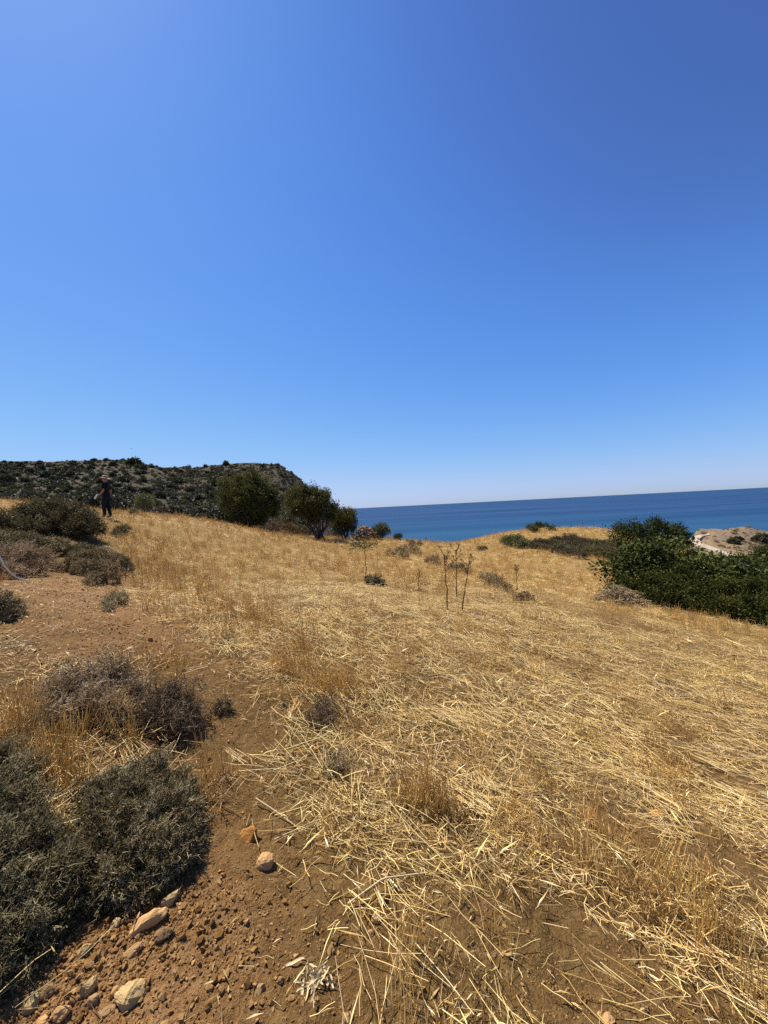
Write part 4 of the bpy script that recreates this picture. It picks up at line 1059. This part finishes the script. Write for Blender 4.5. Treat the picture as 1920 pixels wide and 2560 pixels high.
def hillside_scrub():
    """low scrub between the shrubs of the far hill, too fine and too many to tell apart"""
    rng = np.random.default_rng(95)
    ms = []
    for k in range(5):
        lb = lobes_rand(rng, .8, .8, .5, 4, .6)
        P, D = crown_points(rng, lb, 70, .4, .9, -.2, lambda P: 0*P[:, 2], .3)
        mb = MB(); leaf_cloud(rng, mb, P, D, 3, .30, .16, .1, .6); ms.append(mb.mesh('scrub', M['cush_green' if k == 4 else 'scrub']))
    c = proto_collection('scrub', ms)
    n = 6200
    px = np.where(rng.random(n) < .4, rng.uniform(420, 790, n), rng.uniform(-300, 790, n)); t = rng.random(n)**.7
    P = hill_pos(px, t)
    s = rng.lognormal(-.6, .45, n)
    scatter('hillside_scrub', P-np.array([0, 0, .08]), np.stack([0*px, 0*px, rng.uniform(0, 6.28, n)], -1), np.stack([s, s, s*rng.uniform(.7, 1.2, n)], -1), rng.integers(0, 5, n), c, 'low dark scrub between the shrubs of the far hill', 'scrub')
    # and on the pale headland
    n = 340
    px = rng.uniform(1720, 1990, n); t = rng.uniform(.35, .99, n)
    row = interp(K_BASE, px)+(interp(K_RIDGE, px)-interp(K_BASE, px))*t
    k = road_mask(px, row) > 6
    P = head_pos(px[k], t[k]); n = len(P); s = rng.lognormal(-1.35, .45, n)
    ms = []
    for q in range(4):
        lb = lobes_rand(rng, .8, .8, .4, 4, .6)
        A, D = crown_points(rng, lb, 70, .4, .9, -.2, lambda P: 0*P[:, 2], .3)
        mb = MB(); leaf_cloud(rng, mb, A, D, 3, .28, .14, .1, .6); ms.append(mb.mesh('tussock', M['cush_grey']))
    c = proto_collection('tussock', ms)
    scatter('headland_tussocks', P, np.stack([0*s, 0*s, rng.uniform(0, 6.28, n)], -1), np.stack([s, s, s], -1), rng.integers(0, 4, n), c, 'dry brown tussocks dotting the pale headland', 'tussocks')
hillside_scrub()

# ---------------------------------------------------------------- stones
def hull_mesh(name, rng, size, mat, n=16, bevel=0.0, sub=0, flat=.65):
    bm = bmesh.new()
    for p in rdir(rng, n)*rng.uniform(.82, 1.0, (n, 1)):
        bm.verts.new((p[0]*size[0]*.5, p[1]*size[1]*.5, p[2]*size[2]*.5))
    r = bmesh.ops.convex_hull(bm, input=bm.verts)
    bmesh.ops.delete(bm, geom=[g for g in r['geom_interior'] if isinstance(g, bmesh.types.BMVert)], context='VERTS')
    if bevel:
        bmesh.ops.bevel(bm, geom=list(bm.edges), offset=bevel*min(size), segments=1, affect='EDGES', profile=.6)
    if sub:
        bmesh.ops.triangulate(bm, faces=bm.faces)
        bmesh.ops.subdivide_edges(bm, edges=bm.edges, cuts=sub, use_grid_fill=True)
        s = max(size)
        sd = rng.uniform(0, 50)
        for v in bm.verts:
            k = v.co/s
            v.co += v.normal*s*(.035*float(gnoise(k.x*5+sd, k.y*5+k.z*4.1, 3))+.03*float(gnoise(k.x*12+sd, k.z*12+k.y*7, 5)))
    me = bpy.data.meshes.new(name); bm.to_mesh(me); bm.free()
    me.materials.append(mat)
    return me
def pebbles():
    rng = np.random.default_rng(500)
    pm = [hull_mesh('pebble', rng, (1, rng.uniform(.6, 1), rng.uniform(.45, .8)), M['pebble' if i < 6 else ('rock_pink' if i < 7 else 'clod')], 11) for i in range(12)]
    c = proto_collection('pebble', pm)
    Ps = []; Rs = []; Ss = []; Is = []
    for r0, r1, dens, mu, sg in ((.55, 2.2, 7500, .0050, .5), (2.2, 4, 2600, .0072, .5), (4, 9, 900, .0115, .45)):
        n = int(sector_area(r0, r1)*dens)
        x, y = sector(rng, n, r0, r1)
        soil = 1-straw_dens(x, y)*.6
        keep = rng.random(n) < soil*np.clip(.55+1.2*fbm(x*3, y*3, 91, 2), .1, 1)
        x, y = x[keep], y[keep]; n = len(x)
        s = np.clip(rng.lognormal(math.log(mu), sg, n), .003, .045)
        Ps.append(np.stack([x, y, ground_h(x, y)+s*.12], -1)); Rs.append(rng.uniform(0, 6.28, (n, 3))*np.array([.15, .15, 1])); Ss.append(np.stack([s*1.2]*3, -1))
        Is.append(rng.integers(0, 12, n))
    # scree under the foreground cushion
    for px, py, k, sp in [(300, 2330, 420, .16), (420, 2300, 320, .12), (200, 2430, 420, .14), (120, 2500, 320, .12), (350, 2440, 360, .15), (560, 2380, 240, .14), (480, 2230, 160, .08), (600, 2250, 160, .14), (600, 2480, 200, .14), (130, 1480, 60, .3), (200, 1560, 90, .4), (300, 1600, 80, .3)]:
        p = at(px, py); x = p[0]+rng.normal(0, sp, k); y = p[1]+rng.normal(0, sp*.6, k)
        s = np.clip(rng.lognormal(math.log(.0085), .6, k), .003, .03)
        Ps.append(np.stack([x, y, ground_h(x, y)+s*.15], -1)); Rs.append(rng.uniform(0, 6.28, (k, 3))*np.array([.2, .2, 1])); Ss.append(np.stack([s*1.2]*3, -1)); Is.append(rng.integers(0, 12, k))
    scatter('pebbles', np.concatenate(Ps), np.concatenate(Rs), np.concatenate(Ss), np.concatenate(Is), c, 'brown pebbles and soil crumbs strewn over the bare path', 'pebbles')
pebbles()

STONES = [  # pixel x, y of the stone's middle, width px, height/width, depth/width, material, label, turn
    (613, 2085, 72, .62, .6, 'rock_orange', 'angular stone with a bright orange face beside the foreground cushion', .6),
    (664, 2150, 56, .6, .8, 'rock_pink', 'angular pinkish-tan stone just below the orange-faced one', .2),
    (322, 2480, 84, .62, .85, 'rock_grey', 'largest rounded pale stone at the bottom left', .3),
    (222, 2462, 46, .9, .8, 'rock_grey', 'upright pointed pale stone left of the largest rounded one', 1.0),
    (268, 2518, 40, .8, .8, 'rock_brown', 'brown stone just below the largest rounded one', .4),
    (232, 2496, 32, .8, .9, 'rock_brown', 'small brown stone between the pointed and the largest rounded one', .4),
    (82, 2500, 52, .7, .8, 'rock_grey', 'pale stone at the tip of the dark mat, bottom left', .9),
    (118, 2475, 44, .6, .8, 'rock_brown', 'half hidden brown stone under the dark mat', .2),
    (150, 2530, 46, .6, .8, 'rock_pink', 'small brown stone in the scree next to the bottom edge, left of the largest one', .5),
    (110, 2552, 52, .5, .8, 'rock_pink', 'flat pale tan stone cut by the bottom edge', .1),
    (375, 2300, 105, .38, .4, 'rock_pink', 'long flat pinkish-tan slab under the foreground cushion', .75),
    (425, 2248, 70, .4, .4, 'rock_grey', 'narrow pale slab against the foreground cushion', .8),
    (405, 2330, 56, .5, .7, 'rock_brown', 'blocky brown stone on the end of the long slab', .3),
    (330, 2368, 52, .5, .8, 'rock_brown', 'brown blocky stone below the long slab', .5),
    (214, 2372, 30, .8, .8, 'rock_grey', 'small white stone among the scree under the cushion', .5),
    (292, 2305, 28, .7, .8, 'rock_grey', 'small cream stone tucked below the cushion', .2),
    (941, 2292, 38, .75, .8, 'rock_grey', 'small angular pale grey-tan stone in the middle of bare soil', .7),
    (957, 2250, 30, .6, .8, 'rock_brown', 'small brown stone just above the pale grey-tan one', .2),
    (926, 2330, 24, .6, .8, 'rock_brown', 'tiny brown stone just below the pale grey-tan one', .2),
    (425, 1613, 17, .65, .8, 'rock_grey', 'small white stone on bare soil above the spiny shrubs', .2),
    (374, 1598, 16, .8, .8, 'rock_brown', 'small dark stone left of the small white one', .3),
    (706, 1762, 26, .55, .8, 'rock_brown', 'brown stone in straw left of the small spiky shrub', .3),
    (858, 1778, 22, .6, .8, 'rock_orange', 'ochre stone right of the small spiky shrub', .3),
    (790, 1875, 22, .6, .8, 'rock_orange', 'ochre stone below the small spiky shrub', .1),
    (702, 2450, 26, .6, .8, 'rock_brown', 'brown stone left of the clump of dried leaves', .6),
    (652, 2470, 30, .6, .8, 'rock_brown', 'dark stone between the dried leaves and the path', .1),
    (872, 2540, 30, .6, .8, 'rock_brown', 'brown stone at the bottom edge right of the dried leaves', .3),
    (1640, 2032, 34, .4, .9, 'rock_orange', 'flat tan stone in the straw at the right', .4),
    (1589, 2400, 26, .55, .8, 'rock_brown', 'brown clod on the bare patch at the right', .5),
    (1520, 2545, 40, .5, .8, 'rock_pink', 'reddish stone at the bottom edge on the right', .5),
    (257, 1284, 12, .6, .8, 'rock_grey', 'pale stone at the feet of the walking person', .5),
    (842, 1361, 9, .6, .8, 'rubble', 'brown stone in front of the open olive, left one of two', .5),
    (838+16, 1366, 9, .65, .8, 'rubble', 'brown stone in front of the open olive, right one of two', .1),
    (1523, 1328, 11, .6, .8, 'rock_grey', 'white rock on the brow beside the rounded bush', .2),
    (1417, 1327, 6, .7, .8, 'rock_grey', 'small white rock on the brow among the fence posts', .2),
    (1454, 1338, 12, .45, .8, 'rock_grey', 'flat white rock at the top of the grey scrub patch', .2),
    (1490, 1328, 9, .7, .8, 'rock_grey', 'white rock left of the one beside the rounded bush', .4)]
def stones():
    for i, (px, py, w, hr, dr, mt, lab, turn) in enumerate(STONES):
        rng = np.random.default_rng(600+i)
        p = at(px, py+w*hr*.3)
        if p is None or p[1] > 60: p = at_depth(px, py, 42)
        d = float((p-CAM)@CF)
        W = w*d/F*1.08
        near = d < 4
        me = hull_mesh('stone', rng, (W, W*dr, W*hr*1.35), M[mt], 15 if near else 12, .06, 2 if near else 0)
        o = link('stone', me, None, (p[0], p[1], p[2]+W*hr*.10))
        o.rotation_euler = (rng.uniform(-.15, .15), rng.uniform(-.15, .15), turn)
        tag(o, lab, 'stone')
stones()
# heap of cleared field stones
def stone_heap():
    rng = np.random.default_rng(700)
    p = at_depth(912, 1348, 29.6); p[2] = float(ground_h(p[0], p[1]))
    e = empty('stone_heap', p, 'heap of cleared brown stones between the olive trees and the sea', 'stone heap')
    protos = [hull_mesh('stone', rng, (.34, .26, .17), M['rubble'], 12, .05) for _ in range(8)]
    n = 0
    for layer, (z, rx, ry, cnt) in enumerate([(.06, 1.0, .7, 48), (.26, .96, .66, 44), (.46, .86, .6, 38), (.64, .70, .5, 30), (.80, .50, .38, 20), (.94, .27, .22, 10)]):
        for k in range(cnt):
            a = k*2*math.pi/cnt+rng.uniform(-.1, .1)+layer; q = rng.uniform(.75, 1.02) if k % 4 else rng.uniform(.1, .7)
            o = link('stone', protos[n % 8], e, (q*rx*math.cos(a), q*ry*math.sin(a), z+rng.uniform(-.05, .05))); n += 1
            o.rotation_euler = (rng.uniform(-.35, .35), rng.uniform(-.35, .35), rng.uniform(0, 6.28)); s = rng.uniform(.7, 1.25); o.scale = (s, s, s)
stone_heap()

# ---------------------------------------------------------------- dead stalks, sticks, dried leaves
def stalk(base, top, label, seed, r=.009, fork=True, leafy=False, extra=0, kink=.02, cat='stalk', name='dead_stalk'):
    rng = np.random.default_rng(seed)
    p = at(*base); d = p[1]
    q = at_depth(top[0], top[1], d+rng.uniform(-.05, .05))
    v = q-p
    e = empty(name, p, label, cat)
    K = 11; t = np.linspace(0, 1, K)
    P = v[None]*t[:, None]+rng.normal(0, kink, (K, 3))*np.array([1, 1, .2])*np.linalg.norm(v)*np.sin(t*math.pi)[:, None]**.5
    P[0] = (0, 0, -.03)
    mb = MB(); mb.tubes(P[None], (r*(1-.55*t))[None], .4, 6)
    mb.build('stem', M['stalk'], e)
    H = np.linalg.norm(v)
    if fork:
        br = MB(); um = MB()
        for k in range(9):
            s = P[-1-min(k//3, 3)]+(P[-2-min(k//3, 3)]-P[-1-min(k//3, 3)])*rng.random()
            dr = unit(np.array([rng.normal(0, .8), rng.normal(0, .8), .9]))
            L = H*rng.uniform(.09, .19)
            a = s+dr*L*.5+rng.normal(0, .01, 3); b = s+dr*L+np.array([0, 0, L*.2])
            br.tubes(np.stack([s, a, b])[None], np.array([[r*.5, r*.42, r*.32]]), .5, 4)
            m = 8; D = unit(rdir(rng, m)+np.array([0, 0, .8]))*L*.28
            um.tubes(np.stack([np.repeat(b[None], m, 0), b+D], 1), np.full((m, 2), r*.25), rng.random(m))
        br.build('branch', M['stalk'], e); um.build('seed_head', M['stalk'], e)
    for k in range(extra):
        s = P[2+k*2]; dr = unit(np.array([rng.choice([-1, 1])*.7, rng.normal(0, .4), 1.0])); L = H*.22
        mb = MB(); mb.tubes(np.stack([s, s+dr*L*.5, s+dr*L+np.array([0, 0, .03])])[None], np.array([[r*.5, r*.4, r*.25]]), .5, 5); mb.build('branch', M['stalk'], e)
    if leafy:
        lf = MB(); n = 60
        C = P[-1][None]+rng.normal(0, 1, (n, 3))*np.array([.17, .15, .035])
        br = MB(); br.tubes(np.stack([np.repeat(P[-2][None], 14, 0), C[:14]], 1), np.full((14, 2), r*.25), .5, 4); br.build('branch', M['stalk'], e)
        leaf_cloud(rng, lf, C, unit(C-P[-1]), 4, .075, .024, .03, .6); lf.build('foliage', M['olive'], e)
    return e
stalk((1119, 1527), (1112, 1388), 'leftmost of the three dead stalks in the middle of the field', 801, .0115, kink=.007)
stalk((1142, 1497), (1139, 1375), 'middle and rearmost of the three dead stalks, with a side branch', 802, .0115, extra=2, kink=.008)
stalk((1154, 1532), (1174, 1402), 'rightmost of the three dead stalks, leaning to the right', 803, .0115, kink=.009)
stalk((1293, 1478), (1290, 1418), 'single thin dead stalk standing right of the three', 804, .011, kink=.006)
stalk((1046, 1482), (1047, 1432), 'short wispy brown stalk left of the three dead stalks', 805, .009, extra=3, kink=.03)
stalk((916, 1462), (912, 1362), 'thin crooked stem carrying a small tuft of green leaves', 806, .012, fork=False, leafy=True, kink=.012, cat='sapling', name='leafy_stem')
stalk((1343, 1390), (1344, 1378), 'tiny dead stalk in front of the grey scrub patch', 807, .009, kink=.02)

def stick(name, pts, r, label, cat, mat, parts=None):
    """a lone stem lying or arching over the ground; pts are (px, py, height above ground)"""
    W = []
    for px, py, h, d in pts:
        if d is None:
            p = at(px, py); p = p+np.array([0, 0, h])
        else: p = at_depth(px, py, d)
        W.append(p)
    W = np.array(W); c = W[-1].copy()
    k = np.linspace(0, len(W)-1, 14)
    P = np.stack([np.interp(k, range(len(W)), W[:, i]) for i in range(3)], -1)-c
    mb = MB(); mb.tubes(P[None], (r*np.linspace(1, .7, 14))[None], .5, 6)
    o = mb.build(name, mat); o.location = Vector(c); tag(o, label, cat)
    return o
stick('bleached_stick', [(-4, 1385, 0, 5.75), (12, 1416, 0, 5.78), (28, 1434, 0, 5.82), (48, 1447, 0, 5.9), (76, 1454, .02, None)], .011, 'white curved stick arching out of the shrubs at the left edge', 'stick', M['white_wood'])
stick('fallen_stick', [(1832, 2408, 0, 1.52), (1740, 2462, 0, 1.42), (1640, 2530, 0, 1.31), (1618, 2536, .012, None)], .0034, 'thick pale stick slanting up at the bottom right', 'stick', M['white_wood'])
stick('fallen_stick', [(205, 1715, 0, 2.72), (212, 1780, 0, 2.71), (211, 1850, 0, 2.70), (210, 1900, 0, 2.68)], .0030, 'upright pale stick in front of the wide spiny shrub', 'stick', M['dryleaf'])
stick('fallen_stick', [(640, 2010, .03, None), (700, 2045, .02, None), (745, 2075, .01, None)], .0035, 'pale stick lying on the bare path right of the cushion', 'stick', M['dryleaf'])
stick('fallen_stick', [(870, 2272, .02, None), (960, 2225, .05, None), (1070, 2205, .04, None)], .0035, 'long thick pale stick lying above the pale grey-tan stone', 'stick', M['dryleaf'])
stick('fallen_stick', [(360, 2115, 0, 1.50), (310, 2175, 0, 1.46), (262, 2228, 0, 1.42)], .0022, 'thin pale stick lying across the foreground cushion', 'stick', M['dryleaf'])
stick('dark_stick', [(1352, 1580, .04, None), (1330, 1592, .03, None), (1318, 1600, .0, None)], .006, 'short dark stick in the straw below the brush heap', 'stick', M['stalk'])

def leaf_strip(rng, L, W, curl, K=10):
    t = np.linspace(0, 1, K)
    a = curl*t**1.3+rng.normal(0, .25, K).cumsum()*.5; x = np.cumsum(np.cos(a))*L/K; z = np.cumsum(np.sin(a))*L/K
    y = np.cumsum(rng.normal(0, .35, K))*L/K+rng.normal(0, .25)*t*L
    w = W*np.clip(np.sin(np.clip(t*.93+.07, 0, 1)*math.pi)**.6, .05, 1)*.5
    tw = rng.normal(0, 1.4)*t+rng.normal(0, .6)
    A = np.stack([x, y+w*np.cos(tw), z+w*np.sin(tw)+w*.5], -1); B = np.stack([x, y-w*np.cos(tw), z-w*np.sin(tw)+w*.5], -1); Cc = np.stack([x, y, z], -1)
    V = np.concatenate([A, Cc, B]); i = np.arange(K-1)
    return V, np.concatenate([np.stack([i, i+1, K+i+1, K+i], -1), np.stack([K+i, K+i+1, 2*K+i+1, 2*K+i], -1)])
def leaf_clump(px, py, size, n, label, seed, curl=.8, wide=1.0, spread=1.0):
    rng = np.random.default_rng(seed)
    p = at(px, py)
    e = empty('dried_leaf_clump', p, label, 'dried leaves')
    protos = []
    for k in range(9):
        mb = MB(); V, Fc = leaf_strip(rng, size*rng.uniform(.6, 1.1), size*rng.uniform(.07, .12)*wide, rng.normal(0, curl)); mb.add(V, Fc, np.clip(rng.random()+rng.normal(0, .12, len(V)), 0, 1)); me = mb.mesh('leaf', M['dryleaf'], True)
        protos.append(me)
    for k in range(n):
        a = rng.uniform(0, 6.28) if k % 3 else rng.normal(.3, .5)
        lx, ly = rng.normal(0, size*.3*spread), rng.normal(0, size*.24*spread)
        lz = float(ground_h(p[0]+lx, p[1]+ly))-p[2]
        o = link('leaf', protos[k % 9], e, (lx-math.cos(a)*size*.4, ly-math.sin(a)*size*.4, lz+size*(.04+.22*rng.random()*(1-k/n))))
        o.rotation_euler = (rng.uniform(-.6, .6), rng.uniform(-.2, .2), a); s = rng.uniform(.6, 1.15); o.scale = (s, s, s)
    return e
leaf_clump(790, 2450, .085, 46, 'clump of curled pale dried leaves on bare soil at the bottom centre', 901)
leaf_clump(40, 1615, .10, 44, 'patch of whitish dried leaves at the left edge above the spiny shrub', 902, .8, 1.0, 2.2)
leaf_clump(112, 1665, .11, 5, 'single curled yellow dried leaf left of the spiny shrub', 903, 1.4)
leaf_clump(100, 1565, .11, 12, 'few yellow dried leaves lying on the red path at the left', 904, .7, 1.0, 2.0)
leaf_clump(95, 1455, .12, 10, 'scraps of dried leaves at the foot of the white curved stick', 905, .7, 1.0, 1.8)

# thin fence posts on the brow
def posts():
    pm = None
    for i, (px, ptop, pbot, d) in enumerate([(1398, 1313, 1328, 44.5), (1429, 1309, 1328, 44.5), (1457, 1306, 1328, 44.5), (1484, 1309, 1328, 44.3), (1507, 1309, 1328, 44), (1065, 1343, 1364, 33)]):
        b = at_depth(px, pbot, d); b[2] = float(ground_h(b[0], b[1]))-.05
        t = at_depth(px, ptop, d)
        H = t[2]-b[2]
        lab = 'thin metal fence post on the brow behind the grey scrub patch' if i < 5 else 'lone thin post standing in the sea gap'
        bm = bmesh.new()
        for (sx, sy, ox, oy) in ((.05, .012, 0, 0), (.012, .05, .02, .02)):
            bmesh.ops.create_cube(bm, size=1, matrix=Matrix.Translation((ox, oy, H/2)) @ Matrix.Diagonal((sx, sy, H, 1)))
        me = bpy.data.meshes.new('fence_post'); bm.to_mesh(me); bm.free(); me.materials.append(M['iron'])
        o = link('fence_post', me, None, b); o.rotation_euler = (0, R(2)*((i % 3)-1), .4)
        tag(o, lab, 'post', 'thin fence posts on the brow' if i < 5 else None)
posts()

# ---------------------------------------------------------------- the person
def person():
    base = at_depth(268, 1297, 16.3); base[2] = float(ground_h(base[0], base[1]))
    root = empty('person', base, 'person in dark clothes and brimmed hat standing behind the large shrub', 'person')
    V = []; E = []; Rr = []
    def v(x, y, z, r, par=None):
        V.append((x, y, z)); Rr.append(r if isinstance(r, tuple) else (r, r))
        if par is not None: E.append((par, len(V)-1))
        return len(V)-1
    pel = v(.02, 0, .95, (.125, .15)); wa = v(.0, 0, 1.10, (.11, .14), pel); ch = v(.01, 0, 1.28, (.13, .165), wa); up = v(.03, 0, 1.41, (.10, .13), ch)
    nk = v(.01, 0, 1.50, .058, up); hb = v(-.015, 0, 1.565, (.078, .068), nk); hm = v(-.02, 0, 1.635, (.10, .078), hb); ht = v(-.005, 0, 1.71, (.075, .062), hm)
    v(-.125, 0, 1.625, .014, hm)
    for s in (-1, 1): v(.005, s*.092, 1.63, .018, hm)
    for s in (-1, 1):
        hp = v(.02, s*.085, .86, .092, pel); kn = v(-.015+.02*s, s*.10, .49, .062, hp); an = v(.03+.05*s, s*.105, .10, .043, kn); ft = v(-.05+.05*s, s*.115, .045, .040, an); v(-.15+.05*s, s*.12, .035, .034, ft)
        sh = v(.03, s*.165, 1.40, .062, up)
        if s < 0: el, wr, pm_ = (.07, -.235, 1.12), (-.12, -.20, .97), (-.195, -.185, .93)
        else: el, wr, pm_ = (.06, .235, 1.12), (.0, .22, .90), (-.02, .21, .83)
        a = v(*el, .043, sh); b = v(*wr, .029, a); c = v(*pm_, (.034, .022), b)
        dv = unit(np.array(pm_)-np.array(wr))
        side = np.array([0.0, 1.0, 0.0]); dn = np.array([.2, 0, -1.0])
        for k, off in enumerate((-.028, -.010, .010, .028)):
            q1 = np.array(pm_)+dv*.045+side*off; q2 = q1+dv*.03+dn*.012; q3 = q2+dv*.015+dn*.022
            f1 = v(*q1, .009, c); f2 = v(*q2, .008, f1); v(*q3, .007, f2)
        th = np.array(pm_)-dv*.01+np.array([0, .035*-s, .02]); t1 = v(*th, .010, c); v(*(th+dv*.035), .008, t1)
    me = bpy.data.meshes.new('body'); me.from_pydata(V, E, [])
    o = bpy.data.objects.new('body', me); COL.objects.link(o)
    md = o.modifiers.new('skin', 'SKIN'); md.use_smooth_shade = True; md.branch_smoothing = .4
    for i, d in enumerate(me.skin_vertices[0].data): d.radius = Rr[i]; d.use_root = (i == 0)
    o.modifiers.new('sub', 'SUBSURF').levels = 1; o.modifiers['sub'].render_levels = 1
    dg = bpy.context.evaluated_depsgraph_get(); bme = bpy.data.meshes.new_from_object(o.evaluated_get(dg))
    bpy.data.objects.remove(o)
    bme.name = 'body'; bme.materials.clear(); bme.materials.append(M['skin'])
    for p in bme.polygons: p.use_smooth = True
    link('body', bme, root)
    def garment(name, test, off, mat):
        bm = bmesh.new(); bm.from_mesh(bme); bm.normal_update()
        bmesh.ops.delete(bm, geom=[f for f in bm.faces if not test(f.calc_center_median())], context='FACES')
        for q in bm.verts: q.co += q.normal*off
        if not bm.verts: bm.free(); return
        m = bpy.data.meshes.new(name); bm.to_mesh(m); bm.free(); m.materials.clear(); m.materials.append(mat)
        for p in m.polygons: p.use_smooth = True
        link(name, m, root)
    garment('shirt', lambda c: c.z > .90 and c.z < 1.475 and (abs(c.y) < .175 or c.z > 1.22), .016, M['shirt'])
    garment('trousers', lambda c: .09 < c.z < .99 and abs(c.y) < .175 and c.x > -.15, .022, M['trouser'])
    garment('boots', lambda c: c.z <= .13, .014, M['boot'])
    # hair and hat
    hr = MB(); rng = np.random.default_rng(4)
    bm = bmesh.new(); bmesh.ops.create_uvsphere(bm, u_segments=16, v_segments=10, radius=.104)
    for q in bm.verts: q.co.x = q.co.x*.98+.012; q.co.y *= .86
    bmesh.ops.delete(bm, geom=[q for q in bm.verts if q.co.z < -.03 or (q.co.x < -.03 and q.co.z < .03)], context='VERTS')
    m = bpy.data.meshes.new('hair'); bm.to_mesh(m); bm.free(); m.materials.append(M['hair']); link('hair', m, root, (0, 0, 1.655))
    prof = [(.0, .115), (.05, .112), (.085, .09), (.098, .03), (.102, .0), (.15, -.018), (.195, -.03), (.198, -.036), (.15, -.026), (.10, -.01)]
    bm = bmesh.new(); rings = []
    for rr, z in prof:
        rings.append([bm.verts.new((max(rr, .002)*math.cos(a)*1.06, max(rr, .002)*math.sin(a), z+.035*math.sin(a)**2*(rr > .12))) for a in np.linspace(0, 2*math.pi, 24, endpoint=False)])
    for a, b in zip(rings[:-1], rings[1:]):
        for i in range(24): bm.faces.new((a[i], a[(i+1) % 24], b[(i+1) % 24], b[i]))
    bmesh.ops.recalc_face_normals(bm, faces=bm.faces)
    m = bpy.data.meshes.new('hat'); bm.to_mesh(m); bm.free(); m.materials.append(M['hat'])
    for p in m.polygons: p.use_smooth = True
    h = link('hat', m, root, (.0, 0, 1.69)); h.rotation_euler = (0, R(8), 0)
    for s in (-1, 1):
        bm = bmesh.new(); bmesh.ops.create_uvsphere(bm, u_segments=8, v_segments=6, radius=.011)
        m = bpy.data.meshes.new('eye'); bm.to_mesh(m); bm.free(); m.materials.append(M['hair']); link('eye', m, root, (-.108, s*.033, 1.65))
    bm = bmesh.new(); bmesh.ops.create_cube(bm, size=1, matrix=Matrix.Diagonal((.008, .045, .010, 1))); bmesh.ops.bevel(bm, geom=list(bm.edges), offset=.003, segments=1, affect='EDGES')
    m = bpy.data.meshes.new('mouth'); bm.to_mesh(m); bm.free(); m.materials.append(M['boot']); link('mouth', m, root, (-.108, 0, 1.585))
    # pale bottle in the near hand: a separate thing
    bm = bmesh.new(); rings = []
    for rr, z in [(.004, -.11), (.032, -.11), (.034, -.10), (.034, .05), (.030, .07), (.014, .095), (.014, .12), (.004, .121)]:
        rings.append([bm.verts.new((rr*math.cos(a), rr*math.sin(a), z)) for a in np.linspace(0, 2*math.pi, 14, endpoint=False)])
    for a, b in zip(rings[:-1], rings[1:]):
        for i in range(14): bm.faces.new((a[i], a[(i+1) % 14], b[(i+1) % 14], b[i]))
    bmesh.ops.recalc_face_normals(bm, faces=bm.faces)
    m = bpy.data.meshes.new('bottle'); bm.to_mesh(m); bm.free(); m.materials.append(M['white'])
    o = link('bottle', m, None, (base[0]-.27, base[1]-.185, base[2]+.90)); o.rotation_euler = (0, R(38), 0)
    tag(o, 'small white object held in the hand of the person', 'bottle')
person()

# a distant bird over the hill
def bird():
    p = at_depth(329, 1121, 70)
    e = empty('bird', p, 'tiny bird flying above the hill', 'bird')
    bm = bmesh.new(); bmesh.ops.create_uvsphere(bm, u_segments=10, v_segments=8, radius=.07)
    for q in bm.verts:
        q.co.x *= 2.4
        if q.co.x < -.08: q.co.y *= .5; q.co.z *= .5
    m = bpy.data.meshes.new('body'); bm.to_mesh(m); bm.free(); m.materials.append(M['stalk']); link('body', m, e)
    for s in (-1, 1):
        bm = bmesh.new()
        pts = [(.07, .03, .02), (.05, .22, .08), (-.03, .42, .04), (-.07, .22, .07), (-.06, .03, .02)]
        t = [bm.verts.new((x, y*s, z+.012)) for x, y, z in pts]; b = [bm.verts.new((x, y*s, z-.004)) for x, y, z in pts]
        bm.faces.new(t); bm.faces.new(b[::-1])
        for i in range(5): bm.faces.new((t[i], b[i], b[(i+1) % 5], t[(i+1) % 5]))
        bmesh.ops.recalc_face_normals(bm, faces=bm.faces)
        m = bpy.data.meshes.new('wing'); bm.to_mesh(m); bm.free(); m.materials.append(M['stalk']); link('wing', m, e)
    e.rotation_euler = (.2, 0, .5); e.scale = (.6, .6, .6)
bird()
